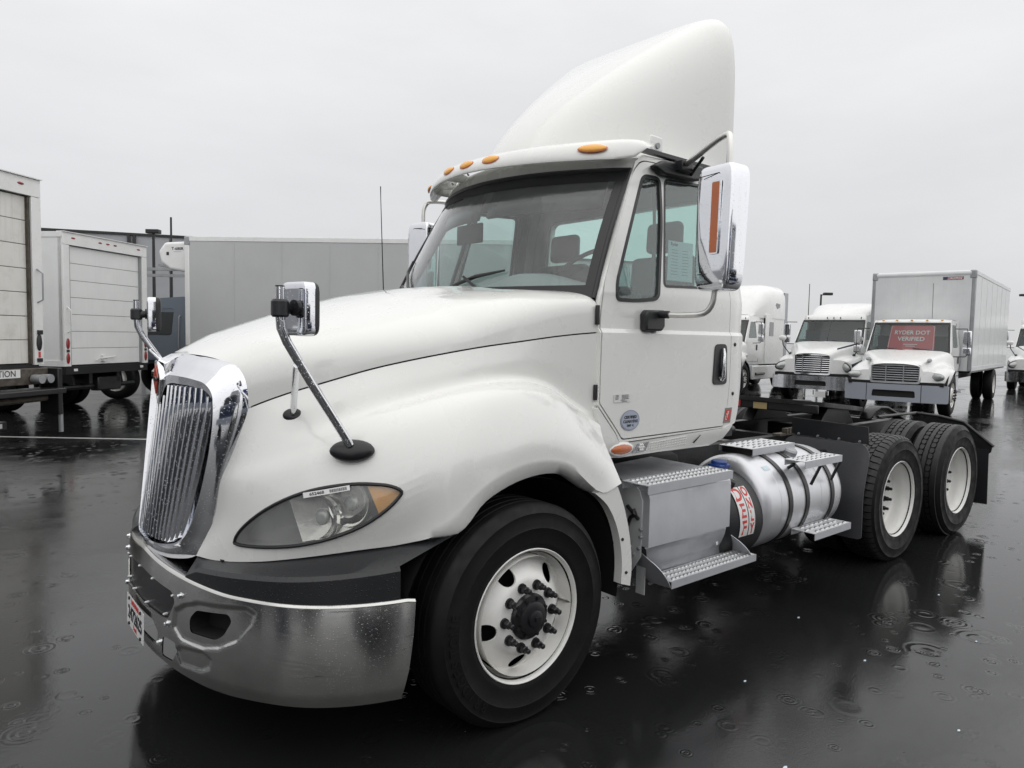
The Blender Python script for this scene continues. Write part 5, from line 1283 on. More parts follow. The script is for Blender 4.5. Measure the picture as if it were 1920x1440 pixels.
def roll_door(root, x, w, z0, z1, panels, pmat_, frame, tail='oval', old=False, markers=5):
    h = w/2
    MB().box((x-.10, -h, z1-.24), (x+.02, h, z1)).build('rear_header', frame, root, bevel=.004)
    MB().box((x-.11, -h-.01, z1-.002), (x+.05, h+.01, z1+.012)).build('drip_rail', frame, root)
    for sg in (1, -1):
        MB().box((x-.10, sg*h, z0), (x+.02, sg*(h-.16), z1-.245)).build('rear_post', frame, root, bevel=.004)
        MB().box((x-.06, sg*(h-.165), z0+.01), (x-.005, sg*(h-.20), z1-.25)).build('door_track_seal', M['rust'] if old else M['galv'], root)
    ph = (z1-.25-z0-.02)/panels
    for k in range(panels):
        MB().box((x-.075, -h+.20, z0+.02+k*ph+.004), (x-.045, h-.20, z0+.02+(k+1)*ph-.004)).build('door_panel', pmat_, root, bevel=.003, seg=1)
    MB().box((x-.095, -h+.20, z0), (x-.08, h-.20, z1-.245)).build('door_backing', M['pit'], root)
    ys = [-.95, -.22, 0, .22, .95] if markers == 5 else [-.9, 0, .9]
    for y in ys:
        m_ = MB(); m_.ball((x+.022, y*h/1.22, z1-.10), 1, 12, 6, (.012, .055, .018)); m_.build('marker_lamp', M['red'], root)

# ---- three-quarter builder for conventional cab fronts (bumper face at x = 0)
def conv_front(root, P):
    W2 = P['w']/2; cw = P['cw']/2; zg0, zg1 = P['grille']; zr = P['hood_rear'][1]; xr = P['hood_rear'][0]
    pm = P['paint']; lo = P.get('lower', pm); fx = P['wheel_x']; gw = P['gw']/2; zf = P['fender_top']
    xs = [0.10, .26, .52, fx, fx+(xr-fx)*.5, xr]
    def sect(x):
        f = (x-.10)/(xr-.10); zt = zg1+.03+(zr-zg1-.03)*(f**.8); hw = (gw+.05)+(cw-gw-.05)*f**1.1
        bul = math.exp(-((x-fx)/.52)**2); wf = W2*(.90+.10*min(1, (x-.10)/.35)) if x <= fx else W2-(W2-cw-.02)*((x-fx)/(xr-fx))**2*.5
        zsh = (zg1-.16)+(zf-(zg1-.16))*min(1, f*2.2); zsh = zsh if x <= fx else zsh-(x-fx)*.30
        zb = P['skirt_z']; 
        d = abs(x-fx); 
        if d < .62: zb = max(zb, .50+math.sqrt(max(0, .60**2-d*d))) if d < .60 else zb
        dx = -.0
        return [Vector((x-.06+.0, 0, zt+.02)), Vector((x-.05, hw*.55, zt+.005)), Vector((x-.02, hw*.92, zt-.05)), Vector((x, hw*1.03, zt-.16)), Vector((x+.02, hw*1.06+(wf-hw)*.10, max(zsh+.03, zb+.2))),
                Vector((x+.03, (hw+wf)/2+.05, zsh)), Vector((x+.03, wf*.97, zsh-.09)), Vector((x+.03, wf, (zsh-.10+zb)/2)), Vector((x+.03, wf-.01, zb))]
    rows = [[Vector((p.x+.26*max(0, 1-(x-.10)/(xr-.1))**2*(abs(p.y)/W2)**2.2, p.y, p.z)) for p in sect(x)] for x in xs]
    Pn = crgrid([[Vector((p.x, -p.y, p.z)) for p in r] for r in rows], 5, 3)
    for sg in (1, -1):
        Q = [[Vector((p.x, p.y*sg, p.z)) for p in r] for r in Pn]
        cut = 18 if P.get('navy') else 15
        MB().grid([r[:cut+1] for r in Q]).build('hood' if sg > 0 else 'hood_side', pm, root, ang=60)
        fo = MB().grid([r[cut:] for r in Q]).build('fender', lo, root, ang=60)
        f0 = Q[0][12:]; nose = MB().grid([f0, [Vector((p.x+.02, p.y*.6 if abs(p.y) > gw else p.y, p.z)) for p in f0]])
        nf = MB().add([Vector((.12, sg*-gw, zg1)), Vector((.12, sg*-gw, zg0-.05)), Vector((.26, sg*-W2*.88, zg0-.05))]+[Vector((p.x, p.y, p.z)) for p in f0[::-1]]+[Q[0][9]], [list(range(3+len(f0)+1))]); nf.build('fender_nose', pm, root)
        # headlight: rounded lens on the fender corner
        hl_ = P['lamp']; m_ = MB(); m_.ball((0, 0, 0), 1, 24, 12, (hl_[3], hl_[4], hl_[5])); xf(m_, Matrix.Translation((hl_[0], -sg*hl_[1], hl_[2])) @ Matrix.Rotation(sg*R(P.get('lamp_yaw', -28)), 4, 'Z') @ Matrix.Rotation(sg*R(P.get('lamp_roll', 0)), 4, 'X'))
        ho = m_.build('headlight', M['lampglass'], root)
        m_ = MB(); m_.ball((0, 0, 0), 1, 24, 12, (hl_[3]*.8, hl_[4]*1.10, hl_[5]*1.16)); xf(m_, Matrix.Translation((hl_[0]+.008, -sg*hl_[1], hl_[2])) @ Matrix.Rotation(sg*R(P.get('lamp_yaw', -28)), 4, 'Z') @ Matrix.Rotation(sg*R(P.get('lamp_roll', 0)), 4, 'X')); m_.build('headlight_bezel', M['black_s'] if P.get('navy') else M['galv'], ho)
        simple_wheel(root, fx, -sg*(W2-.03), sg > 0, nuts=True)
        MB().box((fx-.58, -sg*.5, .3), (fx+.6, -sg*.48, 1.15)).build('wheel_well', M['pit'], root)
        wl = MB(); wl.grid([[Vector((fx+.66*math.cos(R(a)), -sg*y, .5+.63*math.sin(R(a)))) for y in (.5, W2-.05)] for a in range(-5, 190, 13)]); wl.build('wheel_well_liner', M['pit'], root)
    # grille with bars
    gb = MB(); gb.box((.22, -gw-.02, zg0-.02), (.26, gw+.02, zg1+.02)); gb.build('grille_backing', M['pit'], root)
    gf = panel(rpoly([(-gw-.03, zg0-.03), (gw+.03, zg0-.03), (gw+.03, zg1+.03), (-gw-.03, zg1+.03)], .09, 4), [rpoly([(-gw+.02, zg0+.02), (gw-.02, zg0+.02), (gw-.02, zg1-.015), (-gw+.02, zg1-.015)], .06, 4)], lambda u, v, d: (.055+d+.10*(v-zg0)-.0+.12*(u/gw)**2*.5, u, v), .03, frange(-gw, gw, 8), ()).build('grille_frame', P['gmat'], root, bevel=.006)
    for k in range(P['bars']):
        z = zg0+.04+(zg1-zg0-.07)*(k+.5)/P['bars']
        b = MB(); b.grid([[Vector((.07+.10*(z-zg0)+.06*(u/gw)**2+dx, u, z+dz)) for dx, dz in ((.03,-.014),(0,-.016),(-.006,0),(0,.012),(.03,.014))] for u in frange(-gw+.02, gw-.02, 8)]); b.build('grille_bar', P['gmat'], root)
    for y in P.get('uprights', ()): MB().box((.05+.03, y-.012, zg0+.02), (.10, y+.012, zg1-.02)).build('grille_upright', P['gmat'], root)
    MB().box((.085, -.09, zg1+.035), (.11, .09, zg1+.06)).build('nose_badge', M['galv'], root, bevel=.005)
    # bumper
    bz0, bz1 = P['bumper']
    def bm_(u, v, d): return (-.0+.20*abs(u/W2)**3+d, u, v)
    hole = [rpoly([(-P['slot'], bz0+.13), (P['slot'], bz0+.13), (P['slot']-.02, bz1-.15), (-P['slot']+.02, bz1-.15)], .04, 3)]
    bo = panel(rpoly([(-W2, bz0+.02), (W2, bz0+.02), (W2, bz1), (-W2, bz1)], .03, 3), hole, bm_, .05, frange(-W2, W2, 20), ()).build('bumper', P['bmat'], root, bevel=.01)
    panel([(-P['slot']-.03, bz0+.1), (P['slot']+.03, bz0+.1), (P['slot']+.03, bz1-.1), (-P['slot']-.03, bz1-.1)], [], lambda u, v, d: (.055+d, u, v), .01).build('bumper_slot', M['pit'], bo)
    for y in P.get('seams', ()): MB().box((-.004+.20*abs(y/W2)**3, y-.006, bz0+.02), (.03, y+.006, bz1)).build('bumper_seam', M['frame'], bo)
    MB().box((.12, -W2+.1, bz1-.02), (.5, W2-.1, zg0+.02)).build('bumper_gap', M['pit'], root)
    MB().box((.4, -.55, .35), (xr+1.0, .55, zg1-.1)).build('engine_bay', M['pit'], root)
    # cab
    xw, zw = P['ws_top']; xb = P['cab_back']; zroof = P['roof']
    def wsf(u, v, off=0): 
        w = (cw-.05)*(1-v)+(cw-.13)*v; return Vector((xr-.14+.17*u*u+(xw-xr)*v-off, u*w, zr-.06+(zw-zr+.06)*v))
    MB().grid([[wsf(u, v) for u in frange(-1, 1, 12)] for v in frange(0, 1, 5)]).build('windscreen', M['glass_bg'], root, ang=60)
    fr = MB()
    for (u0, u1, v0, v1) in ((-1, 1, 0, .07), (-1, 1, .93, 1), (-1, -.955, .07, .93), (.955, 1, .07, .93)):
        fr.grid([[wsf(u, v, .006) for u in frange(u0, u1, 12)] for v in frange(v0, v1, 3)])
    fr.build('windscreen_frit', M['black_s'], root)
    if P.get('split'): MB().grid([[wsf(u, v, .006) for u in (-.008, .008)] for v in frange(.05, .95, 4)]).build('windscreen_bar', M['black_s'], root)
    for sg in (1, -1):
        o = [(xr+.02, .95), (xr+.02, zr-.05), (xw+.04, zw), (xw+.10, zroof-.03), (xb, zroof-.03), (xb, .95)]
        wn = rpoly([(xr+.30, zr+.08), (xw+.12, zw-.06), (xr+1.05, zw-.06), (xr+1.05, zr+.08)], .05, 3)
        def cmap(u, v, d, sg=sg): return (u, -sg*(cw-.02-max(0, v-zr)*.13-d), v)
        ds = panel(o, [wn], cmap, .03, (), (1.2, zr, zr+.3)).build('cab_side', pm, root)
        panel(shrink(wn, .0), [], lambda u, v, d, sg=sg: cmap(u, v, d+.01), .004).build('side_window', M['glass_bg'], ds)
        MB().tube([cmap(xr+.10, zr-.3, -.004), cmap(xr+.10, 1.05, -.004), cmap(xr+1.15, 1.05, -.004), cmap(xr+1.15, zw, -.004)], .005, 5).build('door_gap', M['pit'], ds)
        MB().box((xr+.98, -sg*(cw-.015), zr-.34), (xr+1.06, -sg*(cw+.005), zr-.14)).build('door_handle', M['black_s'], ds, bevel=.01)
        MB().box((xr+.2, -sg*(cw-.02), .45), (xr+1.3, -sg*(cw-.25), .93)).build('step_box', P.get('stepmat', M['alu']), root, bevel=.02)
    rr = []
    for dx, z in ((0, zw), (.02, zw+.05), (.12, zroof), (.5, zroof+.02), (xb-xw-.05, zroof+.02)):
        rr.append([Vector((xw+.04+dx+.10*u*u*(1 if dx < .5 else 0), u*(cw-.13), z-.03*abs(u)**4)) for u in frange(-1, 1, 10)])
    MB().grid(rr).build('roof', pm, root, ang=60)
    MB().box((xb-.03, -cw+.08, .95), (xb, cw-.08, zroof)).build('cab_rear', pm, root)
    MB().box((xr+.05, -cw+.08, .9), (xr+.35, cw-.08, zr-.03)).build('dash', M['interior_d'], root)
    MB().box((xr+.9, -cw+.10, 1.0), (xr+1.25, cw-.10, zr+.38)).build('seats', M['seat'], root)
    for y in P['roof_lamps']:
        MB().ball((xw+.02+.10*(y/cw)**2, y, zw+.065), 1, 10, 6, (.03, .035, .022) if P.get('amb') else (.03, .014, .04)).build('roof_marker', M['amber'] if P.get('amb') else M['black_s'], root)
    for a, b in ((-.75, -.15), (-.05, .5)):
        MB().tube([wsf(a, .06, .02), wsf(b, .14, .02)], .01, 6).build('wiper', M['black_s'], root)
    MB().box((2.0, -.42, .70), (P['len'], -.36, .95)).build('frame_rail', M['frame'], root); MB().box((2.0, .36, .70), (P['len'], .42, .95)).build('frame_rail', M['frame'], root)
M['lampglass'] = pmat('headlamp_glass', (.42, .43, .42), .12, .5, .6, bump=.6, bscale=40)
M['glass_bg'] = glass_mat('background_windscreen', (.66, .74, .73), .9)
def bracket_mirror(root, x, y, z0, z1, sg, mat, shell):
    """west-coast mirror: two heads on a looped tube"""
    lp = [Vector((x+.12, -sg*(y-.28), z1+.05)), Vector((x, -sg*y, z1+.05)), Vector((x, -sg*(y+.02), z1-.05)), Vector((x, -sg*(y+.02), z0+.02)), Vector((x, -sg*(y-.02), z0-.02)), Vector((x+.1, -sg*(y-.30), z0-.03))]
    o = MB().tube(lp, .012, 8).build('mirror_bracket', M['black_s'], root)
    a = MB(); a.box((x-.01, -sg*(y-.10), z0+.26), (x+.07, -sg*(y+.10), z1)); a.build('mirror_head', shell, o, bevel=.03, seg=3)
    a = MB(); a.box((x-.01, -sg*(y-.10), z0+.02), (x+.07, -sg*(y+.10), z0+.22)); a.build('mirror_head', shell, o, bevel=.03, seg=3)
def hood_mirror_bg(root, x, y, z, sg, shell):
    o = MB().tube([Vector((x+.22, -sg*(y-.16), z-.42)), Vector((x+.06, -sg*y, z-.14)), Vector((x, -sg*y, z+.0))], .016, 8).build('hood_mirror_arm', M['black_s'], root)
    MB().ball((x, -sg*y, z+.08), 1, 16, 10, (.05, .12, .085)).build('hood_mirror_shell', shell, o)
    MB().ball((x+.25, -sg*(y-.18), z-.45), 1, 12, 8, (.08, .05, .09)).build('hood_mirror_base', M['black_s'], o)

# ---- white box truck facing the camera (right)
m2c = WL(9.53, 18.16)
BT = thing('box_truck', 'white medium box truck facing the camera, large red sign behind its windscreen', 'box truck', m2c, rz_of(-.64, -.77), 'trucks parked at the right')
M2P = dict(w=2.36, cw=2.06, grille=(.80, 1.22), gw=1.10, hood_rear=(1.36, 1.60), ws_top=(1.72, 2.33), roof=2.42, cab_back=2.62, wheel_x=.92, fender_top=1.22, skirt_z=.72,
           paint=M['paint_b'], gmat=M['galv'], bars=6, bmat=M['bumpgrey'], bumper=(.30, .75), slot=.50, seams=(-.62, .62), lamp=(.205, .92, .96, .05, .20, .085), roof_lamps=(-.7, -.36, 0, .36, .7), amb=True, len=10.2, lamp_yaw=-35, uprights=(-.2, .2))
conv_front(BT, M2P)
van_box(BT, 2.78, 10.7, 2.52, 1.06, 3.76, M['box_w'], M['box_w'], M['galv'])
for sg in (1, -1):
    simple_wheel(BT, 8.6, -sg*1.17, sg > 0, dual=True)
    bracket_mirror(BT, 1.62, 1.30, 1.48, 2.12, sg, None, M['chrome_s'])
    MB().ball((.42, -sg*.70, 1.36), 1, 16, 8, (.17, .05, .05)).build('hood_vent', M['galv'], BT)
def m2ws(u, v, off=0.0):
    P = M2P; cw = P['cw']/2; xr, zr = P['hood_rear']; xw, zw = P['ws_top']
    w = (cw-.05)*(1-v)+(cw-.13)*v; return Vector((xr-.14+.17*u*u+(xw-xr)*v+off, u*w, zr-.06+(zw-zr+.06)*v))
sgn = MB(); sgn.grid([[m2ws(u, v, .045) for u in frange(-.28-.33, -.28+.95, 8)][::1] for v in frange(.10, .86, 4)])
# the board sits centred slightly to the near side of the glass
sgo = MB().grid([[m2ws(u, v, .03) for u in frange(-.64, .50, 10)] for v in frange(.06, .90, 5)]).build('windscreen_sign', M['signred'], BT)
def sgm(x, y, off):      # x in -1..1 across, y in -1..1 up; viewed from the front +y is to the left
    return m2ws(-.07+.57*x, .48+.42*y, .03-off)
for t, sz, yy, wd in (('RYDER DOT', .46, .42, 1.56), ('VERIFIED', .46, -.08, 1.18)):
    tm = text_mb(t, sz, 0, 'CENTER', .006, 1.0); xs_ = [v.x for v in tm.v]; k_ = wd/(max(xs_)-min(xs_)); tm.v = [Vector((v.x*k_, v.y, v.z)) for v in tm.v]
    warp(tm, lambda x, y, z, yy=yy: sgm(-x, y*.95+yy, .008)); 
    tm.v = [v for v in tm.v]; tm.build('sign_lettering', M['white_s'], sgo, merge=False)
for t, sz, yy in (('CHECKED AND READY', .12, -.55), ('READY TODAY', .10, -.74)):
    pass
for yy, hw_ in ((-.52, .30), (-.66, .20)):
    MB().add([sgm(-hw_, yy, .008), sgm(hw_, yy, .008), sgm(hw_, yy+.035, .008), sgm(-hw_, yy+.035, .008)], [(0,1,2,3)]).build('sign_small_print', M['white_s'], sgo)
for (a, b, c, d) in ((-.96,.94,.96,.92), (-.96,-.92,.96,-.94), (-.965,.94,-.95,-.94), (.95,.94,.965,-.94)):
    MB().add([sgm(a, b, .007), sgm(c, b, .007), sgm(c, d, .007), sgm(a, d, .007)], [(0,1,2,3)]).build('sign_border', M['white_s'], sgo)
bg_ = MB().box((2.772, -.98, 3.52), (2.779, -.50, 3.60)).build('body_badge', M['navy'], BT)
MB().box((2.768, -.96, 3.53), (2.7725, -.60, 3.59)).build('badge_field', M['white_s'], bg_)
tm = text_mb('MORGAN', .085, .001, 'CENTER', .001, 1.0); warp(tm, lambda x, y, z: (2.766, -.78-x, 3.56+y)); tm.build('badge_lettering', M['redink'], bg_, merge=False)
MB().tube([(1.7, .62-1.1, 2.44), (1.62, .62-1.1, 3.35)], .006, 6).build('antenna', M['black_s'], BT)
MB().tube([(2.72,-.98,1.2),(2.72,-1.0,1.5),(2.72,-.9,2.0)], .05, 10).build('exhaust_pipe', M['galv'], BT)
MB().box((2.2,-1.15,.50),(3.0,-.75,.56)).build('side_step', M['alu_w'], BT)

# ---- highway tractors behind
CAS = dict(w=2.40, cw=2.14, grille=(.82, 1.38), gw=1.02, hood_rear=(1.55, 1.78), ws_top=(2.05, 2.48), roof=2.66, cab_back=3.35, wheel_x=1.22, fender_top=1.36, skirt_z=.55,
           paint=M['paint_b'], gmat=M['chrome_s'], bars=8, bmat=M['chrome_s'], bumper=(.34, .76), slot=.46, lamp=(.25, .90, 1.04, .07, .24, .12), roof_lamps=(-.8, -.2, 0, .2, .8), len=6.4, split=True, lamp_yaw=-38, lamp_roll=14, uprights=(-.27, .27))
def roof_cap(root, x0, x1, w, z0, z1, pm, window=True):
    rows = []
    for s in frange(0, 1, 12):
        zt = z0+.04+(z1-z0-.04)*math.sin(min(1, s*1.5)*math.pi/2)**.9; ww = w*(.80+.20*min(1, s*1.8)); x = x0+(x1-x0)*s
        rows.append([Vector((x+.25*(1-s)**2*abs(math.cos(math.pi*k/24))**2, ww*math.copysign(abs(math.cos(math.pi*k/24))**.45, math.cos(math.pi*k/24)), z0-.06+(zt-z0+.06)*abs(math.sin(math.pi*k/24))**.38)) for k in range(25)])
    MB().grid(rows).add(rows[-1], [list(range(25))]).build('roof_cap', pm, root, ang=60)
def sleeper(root, x0, x1, w, z1, pm):
    for sg in (1, -1):
        so = MB().box((x0, -sg*(w-.02), .95), (x1, -sg*(w-.05), z1)).build('sleeper_side', pm, root)
        MB().box((x0+.35, -sg*(w-.021), 1.95), (x0+.75, -sg*(w-.012), 2.45)).build('sleeper_window', M['glass_dark'], so, bevel=.03, seg=3)
        MB().box((x0-1.1, -sg*(w-.0), .42), (x1, -sg*(w-.1), .90)).build('side_fairing', pm, root, bevel=.03)
        MB().tube([(x0-.9, -sg*(w+.01), .62), (x0-.1, -sg*(w+.01), .62)], .05, 8).build('fairing_step', M['black_s'], root)
    MB().box((x1-.02, -w+.05, .95), (x1, w-.05, z1)).build('sleeper_rear', pm, root)
def cascadia(label, lat, dep, navy, sleep, rc, group='trucks parked at the right'):
    t = thing('tractor_truck', label, 'truck', WL(lat, dep), rz_of(-.64, -.77), group)
    P = dict(CAS)
    if navy: P['lower'] = M['navy']; P['navy'] = True
    if sleep: P['cab_back'] = 3.3
    conv_front(t, P)
    if sleep:
        sleeper(t, 3.3, 5.1, 1.10, 2.7, P['paint']); roof_cap(t, 2.3, 5.1, 1.10, 2.64, rc, P['paint'])
        for sg in (1, -1):
            sw = MB(); sw.prism([(3.9, -sg*1.07, 3.18), (4.55, -sg*1.10, 3.12), (4.52, -sg*1.10, 3.0), (4.3, -sg*1.10, 2.95)], (0, -sg*.012, 0)); sw.build('roof_window', M['glass_dark'], t)
            MB().box((5.1, -sg*1.02, 1.1), (5.5, -sg*1.06, rc-.25)).build('side_extender', M['slate'], t)
    else:
        roof_cap(t, 2.25, 4.5, 1.06, 2.60, rc, P['paint']); sleeper(t, 3.3, 4.5, 1.07, 2.62, P['paint'])
        for sg in (1, -1):
            sw = MB(); sw.prism([(3.85, -sg*1.06, 2.86), (4.15, -sg*1.075, 2.82), (4.12, -sg*1.075, 2.74), (3.98, -sg*1.075, 2.72)], (0, -sg*.01, 0)); sw.build('roof_window', M['glass_dark'], t)
    for sg in (1, -1):
        bracket_mirror(t, 1.95, 1.42, 1.72, 2.36, sg, None, M['chrome_s']); hood_mirror_bg(t, .72, 1.12, 1.80, sg, M['paint_b'])
        simple_wheel(t, 5.7, -sg*1.17, sg > 0, dual=True); simple_wheel(t, 7.0, -sg*1.17, sg > 0, dual=True)
        if navy:   # stripe along the hood side
            MB().grid([[Vector((x, -sg*(.60+.40*f), z)) for z in (1.545+.20*f, 1.59+.21*f)] for x, f in ((.45, 0), (.9, .42), (1.25, .74), (1.5, 1.0))]).build('hood_stripe', M['navy'], t)
    return t
def fleet(o, off): pass
c2 = cascadia('white tractor with dark blue lower fender, immediately left of the box truck', 8.9, 21.7, True, False, 3.08)
MB().box((-.02, -.46, .14), (-.01, -.16, .30)).build('licence_plate', M['white_s'], c2)
for y in (-.45, -.85): MB().cyl((.05, y+.35, .2), (.05, y+.35, .33), .03, 8).build('tow_pin', M['chrome_s'], c2)
c1 = cascadia('white sleeper tractor with a tall rounded roof, partly hidden by the near cab', 6.05, 24.1, False, True, 3.82)
c3 = cascadia('white tractor with a blue stripe, cut off at the right edge of the picture', 20.25, 27.8, True, False, 3.05)
for (lat, dep, z0, z1, lab) in ((10.9, 27.0, 0, 3.9, 'thin whip antenna mast standing behind the blue and white tractor'),):
    t = thing('antenna_mast', lab, 'antenna', WL(lat, dep)); MB().tube([(0, 0, 0), (0, 0, z1)], [.02, .012], 6).build('mast', M['frame'], t)

def light_pole(lat, dep, h, label, head='box', arm=0.0):
    t = thing('light_pole', label, 'lamp post', WL(lat, dep), 0, 'parking lot light poles')
    MB().tube([(0, 0, 0), (0, 0, h)], [.09, .065], 10).build('pole', M['frame'], t)
    a = RH*arm
    if arm: MB().tube([(0, 0, h-.05), (a.x, a.y, h+.02)], .04, 8).build('arm', M['frame'], t)
    hd = MB().box((-.32, -.18, h-.06), (.32, .18, h+.14)); xf(hd, Matrix.Translation((a.x, a.y, 0)) @ Matrix.Rotation(math.atan2(RH.y, RH.x), 4, 'Z')); hd.build('lamp_head', M['frame'], t, bevel=.03)
light_pole(23.1, 55, 5.0+.35, 'distant light pole rising behind the blue and white tractor', arm=.5)
light_pole(-17.7, 36, 6.5, 'dark light pole with a flat square head in front of the concrete building')
light_pole(44.5, 63, 6.1, 'distant light pole with a side arm at the far right edge', arm=-.6)
t = thing('antenna_mast', 'tall thin dark mast above the refrigerated truck, beside the light pole', 'mast', WL(-17.3, 37.0)); MB().tube([(0, 0, 0), (0, 0, 7.4)], [.07, .05], 8).build('mast', M['frame'], t)

# ---- left: box trucks seen from behind
e2 = (.17, .985); hd2 = (-.985, .17)
def left_pt(px, dep): return ((px-960)/1363.6*dep, dep)
# truck A (nearer, cut off by the left edge)
rc = left_pt(79, 10.2)
A_ = thing('box_truck', 'weathered cream box truck with a lift gate, cut off by the left edge', 'box truck', WL(rc[0]-e2[0]*1.24, rc[1]-e2[1]*1.24), rz_of(*hd2), 'box trucks parked tail first at the left')
van_box(A_, -6.6, 0, 2.48, 1.24, 3.78, M['box_w'], M['door_w'])
roll_door(A_, 0, 2.48, 1.24, 3.78, 7, M['door_old'], M['paint_b'], old=True, markers=3)
def tail(root, y, z, m, tall=.11): MB().ball((.025, y, z), 1, 14, 8, (.014, .048, tall)).build('tail_lamp', m, root)
tail(A_, 1.16, 1.55, M['black_s'], .12); tail(A_, -1.16, 1.55, M['black_s'], .12)
MB().box((.02, 1.145, 1.34), (.03, 1.175, 1.42)).build('tail_reflector', M['redink'], A_); MB().box((.02, 1.12, 1.28), (.04, 1.20, 1.33)).build('junction_box', M['black_s'], A_)
MB().box((.02, 1.13, 1.66), (.05, 1.20, 1.72)).build('tail_bracket', M['black_s'], A_)
MB().tube([(.02,1.15,2.10),(.09,1.17,2.14),(.09,1.17,2.50),(.02,1.15,2.56)], .012, 8).build('grab_handle', M['galv'], A_)
lg = MB(); lg.box((.02, -1.2, .98), (.14, 1.2, 1.20)); lgo = lg.build('lift_gate', M['rust'], A_, bevel=.01)
MB().box((.145, .06, 1.085), (.150, .70, 1.195)).build('gate_plate', M['white_s'], lgo)
tm = text_mb('CAUTION', .115, .001, 'CENTER', .001, 1.0); warp(tm, lambda x, y, z: (.152, .37+x, 1.14+y)); tm.build('plate_lettering', M['ink'], lgo, merge=False)
for y in (.9, 1.05): MB().cyl((.16, y, 1.06), (.30, y, 1.06), .06, 12).build('gate_roller', M['galv'], lgo)
MB().tube([(.25,-1.1,.78),(.25,1.0,.80)], .045, 10).build('gate_tube', M['rust'], lgo)
MB().box((.05,-1.2,.86),(.45,1.15,.93)).build('gate_platform', M['frame'], lgo, bevel=.01)
for y in (-.9, 1.22): MB().box((.0, y-.05, .55), (.30, y+.03, 1.20)).build('gate_arm', M['frame'], lgo, bevel=.01)
MB().tube([(.25,1.25,1.15),(.26,1.25,.30)], .03, 8).build('gate_ram', M['galv'], lgo)
MB().box((-.1,-1.1,.40),(.0,.62,.50)).build('under_ride_bar', M['frame'], A_)
for k in range(6):
    y = .55-.16*k; MB().box((.002, y-.15, .42), (.006, y-.005, .48)).build('reflective_tape', M['redink'] if k % 2 else M['white_s'], A_)
for sg in (1, -1):
    simple_wheel(A_, -1.7, -sg*1.17, sg > 0, dual=True)
    MB().box((-1.02, -sg*.62, .22), (-1.0, -sg*1.2, .95)).build('mudflap', M['frame'], A_)
MB().box((-6.4,-.45,.72),(-.1,-.36,1.0)).build('frame_rail', M['frame'], A_); MB().box((-6.4,.36,.72),(-.1,.45,1.0)).build('frame_rail', M['frame'], A_)
# truck B
lp_ = left_pt(119, 14.2)
B_ = thing('box_truck', 'clean white box truck seen from behind, roll door closed, beside the grille', 'box truck', WL(lp_[0]+e2[0]*1.22, lp_[1]+e2[1]*1.22), rz_of(*hd2), 'box trucks parked tail first at the left')
van_box(B_, -6.6, 0, 2.44, 1.0, 3.62, M['door_w'], M['paint_b'])
roll_door(B_, 0, 2.44, 1.0, 3.62, 7, M['door_w'], M['paint_b'])
for y in (-1.14, 1.14):
    tail(B_, y, 1.45, M['red']); tail(B_, y, 1.16, M['red'])
    MB().box((.02, y-.035, 1.28), (.03, y+.035, 1.33)).build('tail_reflector', M['black_s'], B_)
MB().tube([(.02,-1.14,1.66),(.09,-1.12,1.70),(.09,-1.12,2.10),(.02,-1.14,2.16)], .012, 8).build('grab_handle', M['paint_b'], B_)
hl2 = MB(); hl2.tube([(-.02,-.35,1.10),(.03,-.30,1.14),(.03,.10,1.16),(-.02,.22,1.18)], .012, 8); hl2.box((-.04,-.18,1.08),(.02,-.08,1.2)); hl2.build('door_latch', M['paint_b'], B_)
MB().box((-.08,-1.2,.84),(.02,1.2,.99)).build('rear_sill', M['frame'], B_)
for y in (-1.0, .95): MB().box((.021, y, .90), (.025, y+.10, .95)).build('reflector_plate', M['white_s'], B_)
MB().tube([(-.25,-1.0,.55),(-.20,1.0,.55)], .05, 8).build('under_ride_bar', M['frame'], B_)
MB().box((-.3,-.2,.45),(-.1,.5,.75)).build('hitch', M['frame'], B_, bevel=.03)
for y in (-.7,.7): MB().prism([(-.3,y,.85),(-.9,y,.85),(-.25,y,.55)], (0,.05,0)).build('bar_brace', M['frame'], B_)
for sg in (1, -1): simple_wheel(B_, -1.9, -sg*1.17, sg > 0, dual=True, mat=M['frame'])
MB().box((-6.4,-.45,.62),(-.1,-.36,.9)).build('frame_rail', M['frame'], B_); MB().box((-6.4,.36,.62),(-.1,.45,.9)).build('frame_rail', M['frame'], B_)
for o_ in (A_, B_):    # cab beyond the box, hidden but real
    cbm = MB(); cbm.box((-8.2,-1.0,.8),(-6.75,1.0,2.3)); cbm.build('cab', M['paint_b'], o_, bevel=.12, seg=3)
    for sg in (1, -1): simple_wheel(o_, -7.6, -sg*1.12, sg > 0)
# refrigerated truck side-on
hd3 = (-.998, .055)
l3 = left_pt(347, 18.0)
C_ = thing('refrigerated_truck', 'grey sided refrigerated box truck with slate cab and white cooling unit on its nose', 'box truck', WL(l3[0], l3[1]), rz_of(*hd3))
C_.location = WL(l3[0], l3[1])-(-RH*hd3[0]*0)   # near front corner
Cb = bpy.data.objects.new('body', None)
bpy.data.objects.remove(Cb)
